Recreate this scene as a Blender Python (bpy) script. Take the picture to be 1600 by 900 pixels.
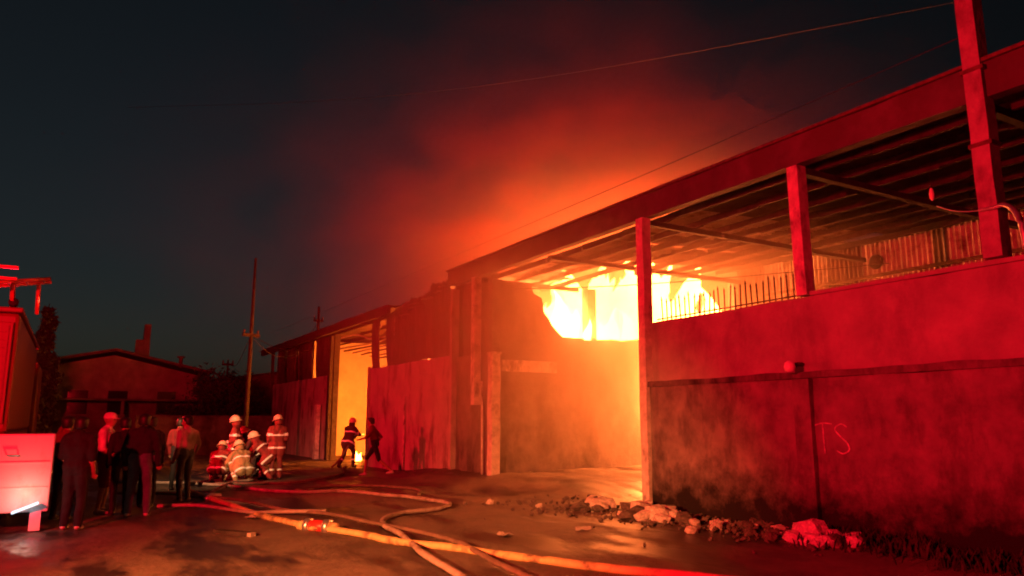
import bpy, bmesh, math, random
import numpy as np
from mathutils import Vector, Matrix, noise as mnoise
for _o in list(bpy.data.objects): bpy.data.objects.remove(_o)
SC = bpy.context.scene
COL = SC.collection
R = math.radians
random.seed(11)

# ------------------------------------------------------------------ camera
# world frame: +Y runs down the street, +X is across it (towards the burning yard), Z up
cam = bpy.data.cameras.new('camera'); cam_o = bpy.data.objects.new('camera', cam); COL.objects.link(cam_o)
cam.sensor_width = 36; cam.lens = 36 * 1160 / 1600; cam.clip_end = 3000; cam.clip_start = 0.05
cam_o.location = (0, 0, 1.6); cam_o.rotation_euler = (R(90 + 10.1), 0, R(-30.4))
SC.camera = cam_o

# ------------------------------------------------------------------ night sky
SUN_EL, SUN_ROT = R(-3.9), R(0)
W = bpy.data.worlds.new('World'); SC.world = W; W.use_nodes = True
wn, wl = W.node_tree.nodes, W.node_tree.links
bg = wn['Background']
sky = wn.new('ShaderNodeTexSky'); sky.sky_type = 'NISHITA'; sky.sun_disc = False
sky.sun_elevation = SUN_EL; sky.sun_rotation = SUN_ROT; sky.air_density = 1.0; sky.dust_density = 3.0; sky.ozone_density = 1.0
hsv = wn.new('ShaderNodeHueSaturation'); hsv.inputs['Saturation'].default_value = 0.6; hsv.inputs['Value'].default_value = 1.0
wl.new(sky.outputs[0], hsv.inputs['Color']); airglow = wn.new('ShaderNodeMix'); airglow.data_type = 'RGBA'; airglow.blend_type = 'MULTIPLY'; airglow.inputs['Factor'].default_value = 1.0
airglow.inputs['B'].default_value = (0.80, 1.0, 1.05, 1)
wl.new(hsv.outputs[0], airglow.inputs['A']); wl.new(airglow.outputs['Result'], bg.inputs['Color'])
bg.inputs['Strength'].default_value = 0.15
# the last of the dusk, far too low to model anything
sun = bpy.data.lights.new('sun', 'SUN'); sun.energy = 0.003; sun.angle = R(10); sun.color = (0.75, 0.85, 1.0)
sun_o = bpy.data.objects.new('sun', sun); COL.objects.link(sun_o); sun_o.rotation_euler = (R(-86), 0, 0)

vs = SC.view_settings
vs.view_transform = 'Standard'; vs.look = 'None'; vs.exposure = 0; vs.gamma = 1; vs.use_curve_mapping = False
cy = SC.cycles
cy.use_denoising = True
cy.max_bounces = 5; cy.diffuse_bounces = 3; cy.glossy_bounces = 2; cy.transmission_bounces = 3
cy.transparent_max_bounces = 12; cy.volume_bounces = 1
cy.volume_step_rate = 4.0; cy.volume_max_steps = 40
cy.sample_clamp_indirect = 4.0; cy.caustics_reflective = False; cy.caustics_refractive = False
try:
    SC.render.film_transparent = False; cy.filter_width = 1.9
except Exception: pass

# ------------------------------------------------------------------ materials
MATS = {}
def lum(c, k): return (min(1, c[0]*k), min(1, c[1]*k), min(1, c[2]*k), 1)
def mat(name, col, rough=0.8, metal=0.0, var=0.25, scale=4.0, bump=0.0, bscale=30.0, rough_var=0.0,
        col2=None, stain=None, spec=0.3, stretch=None):
    if name in MATS: return MATS[name]
    m = bpy.data.materials.new(name); m.use_nodes = True
    n, l = m.node_tree.nodes, m.node_tree.links
    b = n['Principled BSDF']
    b.inputs['Metallic'].default_value = metal; b.inputs['Roughness'].default_value = rough
    b.inputs['Specular IOR Level'].default_value = spec
    tc = n.new('ShaderNodeTexCoord'); src = tc.outputs['Object']
    if stretch:
        mp = n.new('ShaderNodeMapping'); mp.inputs['Scale'].default_value = stretch
        l.new(src, mp.inputs['Vector']); ssrc = mp.outputs[0]
    else: ssrc = src
    nz = n.new('ShaderNodeTexNoise'); nz.inputs['Scale'].default_value = scale; nz.inputs['Detail'].default_value = 7
    nz.inputs['Roughness'].default_value = 0.62
    l.new(ssrc, nz.inputs['Vector'])
    rp = n.new('ShaderNodeValToRGB')
    c2 = col2 or tuple(min(1, c*(1+var)) for c in col)
    c1 = tuple(c*(1-var) for c in col) if not col2 else col
    rp.color_ramp.elements[0].position = 0.32; rp.color_ramp.elements[0].color = (*c1, 1)
    rp.color_ramp.elements[1].position = 0.68; rp.color_ramp.elements[1].color = (*c2, 1)
    l.new(nz.outputs['Fac'], rp.inputs['Fac'])
    out = rp.outputs['Color']
    if stain:
        sc_, lo, hi, scol, st = stain
        mp2 = n.new('ShaderNodeMapping'); mp2.inputs['Scale'].default_value = st; l.new(src, mp2.inputs['Vector'])
        n2 = n.new('ShaderNodeTexNoise'); n2.inputs['Scale'].default_value = sc_; n2.inputs['Detail'].default_value = 6
        n2.inputs['Roughness'].default_value = 0.65
        l.new(mp2.outputs[0], n2.inputs['Vector'])
        r2 = n.new('ShaderNodeMapRange'); r2.inputs['From Min'].default_value = lo; r2.inputs['From Max'].default_value = hi
        l.new(n2.outputs['Fac'], r2.inputs['Value'])
        mx = n.new('ShaderNodeMix'); mx.data_type = 'RGBA'
        l.new(r2.outputs[0], mx.inputs['Factor']); l.new(out, mx.inputs['A']); mx.inputs['B'].default_value = (*scol, 1)
        out = mx.outputs['Result']
    l.new(out, b.inputs['Base Color'])
    if rough_var:
        mr = n.new('ShaderNodeMapRange'); mr.inputs['From Min'].default_value = 0.3; mr.inputs['From Max'].default_value = 0.7
        mr.inputs['To Min'].default_value = max(0.03, rough-rough_var); mr.inputs['To Max'].default_value = min(1, rough+rough_var)
        l.new(nz.outputs['Fac'], mr.inputs['Value']); l.new(mr.outputs[0], b.inputs['Roughness'])
    if bump:
        nb = n.new('ShaderNodeTexNoise'); nb.inputs['Scale'].default_value = bscale; nb.inputs['Detail'].default_value = 6
        l.new(src, nb.inputs['Vector'])
        bp = n.new('ShaderNodeBump'); bp.inputs['Strength'].default_value = bump; bp.inputs['Distance'].default_value = 0.03
        l.new(nb.outputs['Fac'], bp.inputs['Height']); l.new(bp.outputs[0], b.inputs['Normal'])
    MATS[name] = m
    return m
def emit(name, col, strength):
    m = bpy.data.materials.new(name); m.use_nodes = True
    n, l = m.node_tree.nodes, m.node_tree.links
    n.remove(n['Principled BSDF']); e = n.new('ShaderNodeEmission')
    e.inputs['Color'].default_value = (*col, 1); e.inputs['Strength'].default_value = strength
    l.new(e.outputs[0], n['Material Output'].inputs['Surface'])
    MATS[name] = m
    return m

M_WALL = mat('old plaster', (0.33, 0.30, 0.27), 0.9, var=0.22, scale=1.6, bump=0.35, bscale=22,
             stain=(1.1, 0.50, 0.74, (0.17, 0.15, 0.14), (1, 1.2, 0.6)))
M_WALLLOW = mat('rough cement render', (0.15, 0.13, 0.12), 0.95, var=0.35, scale=2.6, bump=0.6, bscale=14,
                stain=(1.5, 0.46, 0.68, (0.03, 0.026, 0.024), (1, 1.5, 0.55)))
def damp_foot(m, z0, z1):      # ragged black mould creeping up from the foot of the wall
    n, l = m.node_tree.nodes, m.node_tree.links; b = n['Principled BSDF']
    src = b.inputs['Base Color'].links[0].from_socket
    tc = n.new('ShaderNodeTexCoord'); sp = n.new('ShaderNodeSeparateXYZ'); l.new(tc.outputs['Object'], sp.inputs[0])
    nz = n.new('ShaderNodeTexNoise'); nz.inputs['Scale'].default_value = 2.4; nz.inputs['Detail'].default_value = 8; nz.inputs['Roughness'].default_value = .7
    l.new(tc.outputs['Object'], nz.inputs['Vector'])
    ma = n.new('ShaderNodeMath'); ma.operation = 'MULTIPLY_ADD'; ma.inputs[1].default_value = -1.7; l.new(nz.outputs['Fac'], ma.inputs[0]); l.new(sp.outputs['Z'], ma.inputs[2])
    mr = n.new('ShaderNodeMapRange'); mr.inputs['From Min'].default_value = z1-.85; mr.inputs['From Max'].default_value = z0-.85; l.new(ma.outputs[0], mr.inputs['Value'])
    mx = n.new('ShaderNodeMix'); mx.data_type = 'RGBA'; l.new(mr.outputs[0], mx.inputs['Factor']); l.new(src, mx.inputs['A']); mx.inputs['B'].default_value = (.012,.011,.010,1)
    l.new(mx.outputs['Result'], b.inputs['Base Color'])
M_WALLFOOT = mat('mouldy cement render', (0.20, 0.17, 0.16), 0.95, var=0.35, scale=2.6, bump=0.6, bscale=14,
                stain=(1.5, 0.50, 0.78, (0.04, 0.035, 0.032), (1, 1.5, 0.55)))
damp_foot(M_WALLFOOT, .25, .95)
M_CONC = mat('concrete post', (0.58, 0.53, 0.49), 0.85, var=0.25, scale=6, bump=0.3, bscale=25,
             stain=(3.0, 0.52, 0.68, (0.14, 0.12, 0.11), (1, 1, 0.6)))
M_POLE = mat('weathered concrete pole', (0.33, 0.30, 0.28), 0.85, var=0.3, scale=4, bump=0.3, bscale=25, stain=(2.2, 0.48, 0.66, (0.12, 0.10, 0.09), (1, 1, 0.5)))
M_BEAM = mat('painted fascia', (0.085, 0.075, 0.07), 0.8, var=0.35, scale=1.5, bump=0.2, bscale=18,
             stain=(1.1, 0.5, 0.62, (0.08, 0.06, 0.055), (1, 1, 1)))
M_CHAR = mat('charred timber', (0.035, 0.028, 0.025), 0.85, var=0.5, scale=7, bump=0.5)
M_CHARSHEET = mat('scorched roofing sheet', (0.075, 0.055, 0.05), 0.6, metal=0.3, var=0.5, scale=2.5, rough_var=0.15,
                  stain=(2.0, 0.5, 0.65, (0.16, 0.10, 0.08), (1, 1, 0.3)))
M_SHEET = mat('galvanised roofing sheet', (0.45, 0.41, 0.38), 0.6, metal=0.1, var=0.3, scale=2.0, rough_var=0.15,
              stain=(1.8, 0.48, 0.66, (0.12, 0.06, 0.035), (1, 1, 1)))
M_DSHEET = mat('shaded roofing sheet', (0.085, 0.06, 0.05), 0.75, metal=0.1, var=0.4, scale=2.2)  # black of the canopy's shade put into the sheet colour
M_STEEL = mat('rusty steel', (0.13, 0.085, 0.065), 0.7, metal=0.4, var=0.45, scale=9, bump=0.2)
M_INNER = mat('interior plaster', (0.62, 0.55, 0.42), 0.9, var=0.15, scale=1.2,
              stain=(0.5, 0.56, 0.72, (0.30, 0.25, 0.18), (1, 1, 1)))
M_RUBBLE = mat('broken concrete', (0.62, 0.56, 0.52), 0.95, var=0.4, scale=6, bump=0.7, bscale=18)
M_RUBBLED = mat('dirty rubble', (0.12, 0.10, 0.09), 0.95, var=0.5, scale=6, bump=0.7, bscale=18)
M_HOSE_Y = mat('yellow canvas hose', (0.62, 0.47, 0.22), 0.75, var=0.16, scale=9, bump=0.25, bscale=90,
               stain=(3, 0.5, 0.64, (0.20, 0.14, 0.09), (1, 1, 1)))
M_HOSE_P = mat('white canvas hose', (0.36, 0.31, 0.29), 0.75, var=0.18, scale=9, bump=0.25, bscale=90,
               stain=(3, 0.5, 0.64, (0.18, 0.13, 0.11), (1, 1, 1)))
M_HOSE_D = mat('muddy hose', (0.17, 0.12, 0.10), 0.75, var=0.3, scale=6, bump=0.25, bscale=90)
M_METAL = mat('brushed aluminium', (0.75, 0.75, 0.76), 0.35, metal=0.9, var=0.08, scale=12)
M_REDPAINT = mat('red vehicle paint', (0.16, 0.01, 0.01), 0.5, var=0.08, scale=3, spec=0.5)
M_WHITEPAINT = mat('white vehicle paint', (0.78, 0.77, 0.75), 0.4, var=0.05, scale=3, spec=0.5,
                   stain=(2.2, 0.55, 0.72, (0.5, 0.45, 0.4), (1, 1, 0.5)))
M_RUBBER = mat('black rubber', (0.02, 0.02, 0.02), 0.8, var=0.3, scale=8)
M_DARKGLASS = mat('dark glass', (0.02, 0.02, 0.025), 0.08, var=0.1, scale=3, spec=0.6)
M_REDPLASTIC = mat('red plastic', (0.55, 0.03, 0.03), 0.4, var=0.1, scale=5, spec=0.5)
M_REFLECT = mat('silver reflective tape', (0.95, 0.95, 0.93), 0.35, metal=0.0, var=0.03, scale=20, spec=0.8)
M_SKIN = mat('skin', (0.30, 0.17, 0.11), 0.55, var=0.12, scale=9)
M_HAIR = mat('black hair', (0.012, 0.01, 0.009), 0.5, var=0.4, scale=60)
M_EYE = mat('dark eye', (0.02, 0.015, 0.012), 0.25, var=0.1)
M_LIP = mat('lip', (0.20, 0.07, 0.06), 0.5, var=0.1)
M_BULB = mat('frosted bulb glass', (0.8, 0.78, 0.72), 0.25, var=0.03, spec=0.6)
M_WIRE = mat('black cable', (0.03, 0.028, 0.026), 0.6, var=0.2)
M_LEAF = mat('cypress foliage', (0.035, 0.055, 0.025), 0.8, var=0.5, scale=5)
M_LEAF2 = mat('dark foliage', (0.04, 0.06, 0.03), 0.8, var=0.5, scale=5)
M_BARK = mat('bark', (0.09, 0.065, 0.05), 0.9, var=0.3, scale=12, bump=0.6)
M_HOUSE = mat('house render', (0.20, 0.17, 0.16), 0.9, var=0.35, scale=1.5)
M_ROOFT = mat('old roof sheeting', (0.10, 0.08, 0.075), 0.8, var=0.3, scale=3)
M_PAINTMARK = mat('chalk white paint', (0.50, 0.42, 0.40), 0.9, var=0.6, scale=10)

# ------------------------------------------------------------------ geometry helpers
class MB:
    def __init__(s): s.v = []; s.f = []
    def add(s, verts, faces):
        o = len(s.v); s.v += [tuple(p) for p in verts]; s.f += [tuple(i+o for i in f) for f in faces]; return s
    def box(s, a, b, mtx=None):
        x0, y0, z0 = a; x1, y1, z1 = b
        vs_ = [(x0,y0,z0),(x1,y0,z0),(x1,y1,z0),(x0,y1,z0),(x0,y0,z1),(x1,y0,z1),(x1,y1,z1),(x0,y1,z1)]
        if mtx: vs_ = [mtx @ Vector(p) for p in vs_]
        return s.add(vs_, [(0,3,2,1),(4,5,6,7),(0,1,5,4),(1,2,6,5),(2,3,7,6),(3,0,4,7)])
    def tube(s, pts, rad, n=8, flat=1.0, cap=True, up=Vector((0,0,1))):
        pts = [Vector(p) for p in pts]; N = len(pts)
        rads = rad if isinstance(rad, (list, tuple)) else [rad]*N
        o = len(s.v)
        for i, p in enumerate(pts):
            t = (pts[min(i+1, N-1)] - pts[max(i-1, 0)]).normalized()
            u = up if abs(t.dot(up)) < 0.95 else Vector((1,0,0))
            sx = t.cross(u).normalized(); sy = sx.cross(t).normalized()
            for k in range(n):
                a = 2*math.pi*k/n
                s.v.append(tuple(p + sx*math.cos(a)*rads[i] + sy*math.sin(a)*rads[i]*flat))
        for i in range(N-1):
            for k in range(n):
                a, b = o+i*n+k, o+i*n+(k+1) % n
                s.f.append((a, b, b+n, a+n))
        if cap:
            s.f.append(tuple(o+k for k in range(n))[::-1]); s.f.append(tuple(o+(N-1)*n+k for k in range(n)))
        return s
    def lathe(s, prof, c=(0,0,0), n=16, sx=1, sy=1, mtx=None):
        o = len(s.v)
        for r, z in prof:
            for k in range(n):
                a = 2*math.pi*k/n
                p = Vector((c[0]+r*sx*math.cos(a), c[1]+r*sy*math.sin(a), c[2]+z))
                s.v.append(tuple(mtx @ p) if mtx else tuple(p))
        for i in range(len(prof)-1):
            for k in range(n):
                a, b = o+i*n+k, o+i*n+(k+1) % n
                s.f.append((a, b, b+n, a+n))
        s.f.append(tuple(o+k for k in range(n))[::-1]); s.f.append(tuple(o+(len(prof)-1)*n+k for k in range(n)))
        return s
    def mesh(s, name):
        me = bpy.data.meshes.new(name); me.from_pydata(s.v, [], s.f)
        bm = bmesh.new(); bm.from_mesh(me); bmesh.ops.recalc_face_normals(bm, faces=bm.faces); bm.to_mesh(me); bm.free()
        return me
    def build(s, name, m, parent=None, smooth=False, bevel=0.0):
        o = bpy.data.objects.new(name, s.mesh(name)); COL.objects.link(o)
        o.data.materials.append(m)
        if smooth: o.data.polygons.foreach_set('use_smooth', [True]*len(o.data.polygons))
        if parent: o.parent = parent
        if bevel:
            b = o.modifiers.new('bevel', 'BEVEL'); b.width = bevel; b.segments = 2; b.limit_method = 'ANGLE'
        return o
def thing(name, label, cat, loc=(0,0,0), rz=0, group=None):
    o = bpy.data.objects.new(name, None); COL.objects.link(o); o.empty_display_size = 0.2
    o.location = loc; o.rotation_euler = (0, 0, rz)
    return tag(o, label, cat, group)
def tag(o, label=None, cat=None, group=None, kind=None):
    if label: o['label'] = label
    if cat: o['category'] = cat
    if group: o['group'] = group
    if kind: o['kind'] = kind
    return o
def link(name, me, parent=None, loc=(0,0,0), rot=(0,0,0), scale=(1,1,1)):
    o = bpy.data.objects.new(name, me); COL.objects.link(o); o.parent = parent
    o.location = loc; o.rotation_euler = rot; o.scale = scale
    return o
def catmull(pts, per=8):
    P = [Vector(p) for p in pts]; P = [P[0]*2-P[1]] + P + [P[-1]*2-P[-2]]
    out = []
    for i in range(1, len(P)-2):
        a, b, c, d = P[i-1:i+3]
        for k in range(per):
            t = k/per
            out.append(0.5*((2*b)+(c-a)*t+(2*a-5*b+4*c-d)*t*t+(3*b-a-3*c+d)*t**3))
    out.append(P[-2]); return out
def fbm(x, y, s=1.0, o=0.0): return mnoise.fractal(Vector((x*s+o, y*s-o, o)), 0.9, 2.0, 4)
def rough_block(a, b, nx, ny, nz, amp, seed=0, keep=None):
    """A subdivided box (grid on each face, welded) with noisy faces: masonry that is not ruler straight."""
    bm = bmesh.new()
    bmesh.ops.create_cube(bm, size=1)
    for e_axis, n in ((0, nx), (1, ny), (2, nz)):
        if n > 1:
            es = [e for e in bm.edges if abs(abs((e.verts[0].co-e.verts[1].co)[e_axis])-1) < 1e-4]
            bmesh.ops.subdivide_edges(bm, edges=es, cuts=n-1, use_grid_fill=True)
    for v in bm.verts:
        v.co = Vector([a[i]+(v.co[i]+0.5)*(b[i]-a[i]) for i in range(3)])
        nv = mnoise.noise_vector(v.co*1.7+Vector((seed, seed*2, 0)))*amp
        if v.co.z < a[2]+1e-4: nv.z = 0
        v.co += nv
    me = bpy.data.meshes.new('block'); bm.to_mesh(me); bm.free(); return me

# ------------------------------------------------------------------ ground
def gz(x, y):
    h = 0.02*fbm(x, y, 0.35, 3.1) + 0.008*fbm(x, y, 1.6, 7.7)
    # mud ramp heaped in the mouth of the yard
    def sm(t): t = max(0, min(1, t)); return t*t*(3-2*t)
    k = sm((x-7.6)/2.2)*sm((y-11.0)/3.0)*sm((24-y)/5)*sm((17-x)/2)
    h += k*(0.30+0.10*fbm(x, y, 0.5, 1.3)+0.035*fbm(x, y, 2.4, 5.3))
    # verge along the wall foot
    k2 = sm((x-7.9)/1.2)*sm((11.5-y)/1.5)
    h += k2*(0.05+0.05*fbm(x, y, 1.1, 9.0))
    return h
def axis(lo, hi, step, far):
    a = [lo+i*step for i in range(int((hi-lo)/step)+1)]
    up, dn, s, p, q = [], [], step, a[-1], a[0]
    while p < far: s *= 1.45; p += s; q -= s; up.append(p); dn.append(q)
    return dn[::-1]+a+up
gx, gy = axis(-3, 18, 0.2, 900), axis(4, 27, 0.2, 900)
mb = MB()
for y in gy:
    for x in gx:
        near = -8 < x < 24 and -4 < y < 60
        mb.v.append((x, y, gz(x, y) if near else 0))
nx_ = len(gx)
for j in range(len(gy)-1):
    for i in range(nx_-1):
        a = j*nx_+i; mb.f.append((a, a+1, a+nx_+1, a+nx_))
gm = bpy.data.materials.new('wet dirt road'); gm.use_nodes = True
n, l = gm.node_tree.nodes, gm.node_tree.links; b = n['Principled BSDF']
tc = n.new('ShaderNodeTexCoord')
def noise_node(scale, det=8, rough=0.6, vec=None):
    q = n.new('ShaderNodeTexNoise'); q.inputs['Scale'].default_value = scale; q.inputs['Detail'].default_value = det
    q.inputs['Roughness'].default_value = rough; l.new(vec or tc.outputs['Object'], q.inputs['Vector']); return q.outputs['Fac']
mp = n.new('ShaderNodeMapping'); mp.inputs['Scale'].default_value = (1.6, 0.55, 1); l.new(tc.outputs['Object'], mp.inputs['Vector'])
n1 = noise_node(0.9, 9, 0.65); n2 = noise_node(9, 8, 0.7); n3 = noise_node(0.55, 7, 0.62, mp.outputs[0])
r1 = n.new('ShaderNodeValToRGB'); e = r1.color_ramp.elements
e[0].position = 0.3; e[0].color = (0.05, 0.04, 0.032, 1); e[1].position = 0.7; e[1].color = (0.22, 0.18, 0.14, 1)
ad = n.new('ShaderNodeMath'); ad.operation = 'MULTIPLY_ADD'; ad.inputs[1].default_value = 0.35
l.new(n2, ad.inputs[0]); 
ms = n.new('ShaderNodeMath'); ms.operation = 'MULTIPLY'; ms.inputs[1].default_value = 0.68; l.new(n1, ms.inputs[0]); l.new(ms.outputs[0], ad.inputs[2])
l.new(ad.outputs[0], r1.inputs['Fac'])
wet = n.new('ShaderNodeMapRange'); wet.inputs['From Min'].default_value = 0.47; wet.inputs['From Max'].default_value = 0.57; l.new(n3, wet.inputs['Value'])
wc = n.new('ShaderNodeMix'); wc.data_type = 'RGBA'; l.new(wet.outputs[0], wc.inputs['Factor']); l.new(r1.outputs[0], wc.inputs['A']); wc.inputs['B'].default_value = (0.035, 0.028, 0.024, 1)
l.new(wc.outputs['Result'], b.inputs['Base Color'])
wr = n.new('ShaderNodeMapRange'); wr.inputs['To Min'].default_value = 0.8; wr.inputs['To Max'].default_value = 0.32; l.new(wet.outputs[0], wr.inputs['Value']); l.new(wr.outputs[0], b.inputs['Roughness'])
bp = n.new('ShaderNodeBump'); bp.inputs['Distance'].default_value = 0.05; l.new(n2, bp.inputs['Height'])
bs = n.new('ShaderNodeMapRange'); bs.inputs['To Min'].default_value = 0.75; bs.inputs['To Max'].default_value = 0.22; l.new(wet.outputs[0], bs.inputs['Value']); l.new(bs.outputs[0], bp.inputs['Strength'])
l.new(bp.outputs[0], b.inputs['Normal'])
ground = mb.build('ground', gm, smooth=True); tag(ground, 'wet rutted dirt road littered with hoses', kind='structure')

# ------------------------------------------------------------------ street wall (right of the yard mouth)
XW = 9.2
wall = thing('perimeter_wall', 'long stained plaster wall with rough lower half, right of the fire', 'wall', (XW, 0, 0))
def part(name, me, m, parent, smooth=False):
    o = link(name, me, parent); o.data.materials.append(m); return o
part('upper_wall', rough_block((0.05, -1.5, 2.2), (0.25, 10.75, 3.40), 2, 44, 6, 0.018, 1), M_WALL, wall)
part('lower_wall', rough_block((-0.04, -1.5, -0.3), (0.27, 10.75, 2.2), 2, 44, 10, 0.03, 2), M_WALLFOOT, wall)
part('ledge', rough_block((-0.085, -1.5, 2.2), (0.049, 10.72, 2.29), 1, 60, 1, 0.03, 3), M_WALLLOW, wall)
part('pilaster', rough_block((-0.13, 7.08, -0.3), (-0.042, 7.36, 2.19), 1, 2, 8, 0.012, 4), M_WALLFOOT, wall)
part('coping', rough_block((0.0, -1.5, 3.402), (0.30, 7.05, 3.46), 1, 30, 1, 0.012, 5), M_WALL, wall)
# painted letters
mk = MB()
def stroke(pts, r=0.011):
    mk.tube([(-0.055, p[0], p[1]) for p in catmull([(0, q[0], q[1]) for q in pts], 5) for p in [(p[1], p[2])]], r, 6)
stroke([(7.08, 1.53), (6.95, 1.56), (6.80, 1.55)]); stroke([(6.95, 1.55), (6.95, 1.35), (6.94, 1.14)])
stroke([(6.57, 1.51), (6.66, 1.55), (6.76, 1.48), (6.68, 1.38), (6.58, 1.29), (6.56, 1.20), (6.66, 1.15), (6.76, 1.19)])
mo = mk.build('painted_letters', M_PAINTMARK, wall); mo['label'] = 'hand painted letters TS'
mo.scale = (0.35, 1, 1); mo.location = (-0.035, 0, 0)

# small white wall fixture on the ledge
fx = thing('wall_lamp_fitting', 'small white fitting sticking out at the wall ledge', 'fitting', (XW-0.10, 7.28, 2.36))
MB().tube([(0.12,0,0.05),(0.02,0,0.05),(-0.06,0,0.02)], [0.03,0.03,0.035], 10).build('bracket', M_STEEL, fx, True)
MB().lathe([(0.02,-0.08),(0.07,-0.06),(0.085,0.0),(0.07,0.06),(0.03,0.09)], (-0.16,0,0.0), 12).build('globe', M_BULB, fx, True)

# spiked railing on the wall, one bar at a time
rail = thing('spiked_railing', 'row of upright steel spikes along the wall top, backlit by the fire', 'railing', (XW+0.15, 0, 3.40))
pk = MB().tube([(0,0,-0.02),(0,0,0.40)], 0.013, 6).tube([(0,0,0.40),(0,0,0.47)], [0.02, 0.002], 6).mesh('picket'); pk.materials.append(M_STEEL)
y = 7.32; k = 0
while y < 10.5:
    link('picket', pk, rail, (0, y, 0), (random.uniform(-.05,.05), random.uniform(-.04,.04), 0), (1,1,random.uniform(.82,1.02))); y += 0.118; k += 1
MB().tube([(0,7.25,0.06),(0,10.55,0.06)], 0.012, 6).build('bottom_rail', M_STEEL, rail)

# ------------------------------------------------------------------ canopy over the yard
can = thing('yard_canopy', 'open sided sheet metal canopy roof with purlins over the walled yard', 'canopy', (0, 0, 0))
ZB, ZT = 5.42, 5.86
part('fascia_beam', rough_block((XW-0.05, -1.0, ZB), (XW+0.13, 19.3, ZT), 1, 60, 3, 0.02, 6), M_BEAM, can)
MB().box((XW-0.10, -1.0, ZT+0.003), (XW+0.20, 19.35, ZT+0.05)).build('gutter_lip', M_STEEL, can)
def zr(x): return 5.52+0.045*(x-XW)             # underside of the sheets
XP = [9.75, 10.6, 11.45, 12.3, 13.15, 14.0, 14.85, 15.7]
for i, x in enumerate(XP):
    y1 = 19.2 if x < 12.4 else 15.3+random.uniform(-.4, .6)
    pts = [(x+0.02*math.sin(y*0.7+i), y, zr(x)-0.055-0.03*math.sin(y*0.5+i*1.3)) for y in [-1+j*(y1+1)/14 for j in range(15)]]
    m_ = MB()
    for p, q in zip(pts[:-1], pts[1:]):
        m_.box((p[0]-0.035, p[1], -0.075), (p[0]+0.035, q[1], 0.05), Matrix.Translation((0, 0, (p[2]+q[2])/2)))
    m_.build('purlin', M_CHAR, can)
for y in (1.4, 4.43, 7.15, 10.68, 14.2, 17.5):
    xe = 16.0 if y < 15 else 12.5
    MB().box((XW+0.14, y-0.06, zr(XW)-0.22), (xe, y+0.06, zr(XW)-0.12)).build('rafter', M_CHAR, can)  # rafters and purlins blackened in colour to sink into the canopy's shade
# corrugated sheets, laid side by side; some are torn or gone
def sheet(x0, x1, y0, w, jag=0.0, sag=0.0, m=M_SHEET, rnd=None, zf=zr, nw=10, amp=0.018, nx=7):
    m_ = MB(); N = nw*2; r_ = rnd or random
    ja, jb = [r_.uniform(0, jag) for _ in range(N+1)], [r_.uniform(0, jag) for _ in range(N+1)]
    for i in range(nx+1):
        for k in range(N+1):
            t = i/nx; a = x0+ja[k]; b_ = x1-jb[k]; x = a+(b_-a)*t
            m_.v.append((x, y0+w*k/N, zf(x)+0.03+amp*(1 if k % 2 else -1)-sag*math.sin(math.pi*t)*(0.5+0.5*math.sin(k*.7))+0.02*mnoise.noise(Vector((x, y0, k*.1)))))
    for i in range(nx):
        for k in range(N):
            a = i*(N+1)+k; m_.f.append((a, a+1, a+N+2, a+N+1))
    return m_
def solid(o, t=0.004):
    s_ = o.modifiers.new('thickness', 'SOLIDIFY'); s_.thickness = t; s_.offset = 1; return o
rs = random.Random(5)
y = -1.0
while y < 19.0:
    w = 0.92
    far = 16.1 if y < 14.6 else 12.6
    if y > 10.0:
        # strips nearest the street are burnt through here and there
        x0 = XW+0.15+(rs.uniform(0.45, 0.8) if rs.random() < (.95 if 10.6 < y < 15.4 else .5) else 0)
        o = sheet(x0, far-rs.uniform(0, .7), y, w-0.03, 0.25, rs.uniform(0.0, 0.10), M_CHARSHEET, rs).build('roof_sheet', M_SHEET if rs.random() < .7 else M_CHARSHEET, can)
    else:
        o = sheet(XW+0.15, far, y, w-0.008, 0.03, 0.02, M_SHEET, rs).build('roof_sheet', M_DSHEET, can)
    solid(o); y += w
# posts
def post(y, z0, z1, w=0.2, d=0.2, x=XW, lean=0, name='post', m=M_CONC, seed=0, par=can):
    me = rough_block((x-d/2, y-w/2, z0), (x+d/2, y+w/2, z1), 2, 2, max(4, int((z1-z0)*5)), 0.012, 20+seed)
    for v in me.vertices: v.co.y += lean*(v.co.z-z0)/(z1-z0)
    return part(name, me, m, par)
post(10.72, -0.2, 5.42, 0.19, 0.20, XW-0.02, -0.05, seed=1)
post(7.17, 3.42, 5.42, 0.19, 0.2, XW+0.06, 0.02, seed=2)
post(17.55, 2.0, 5.42, 0.2, 0.2, XW-0.02, 0, seed=3)
post(14.8, 0.0, 5.5, 0.22, 0.22, 16.0, 0, seed=5)
post(17.3, 0.0, 5.35, 0.30, 0.28, 12.75, 0, seed=6)
post(1.4, 3.42, 5.42, 0.2, 0.2, XW+0.06, 0, seed=7)
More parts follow.
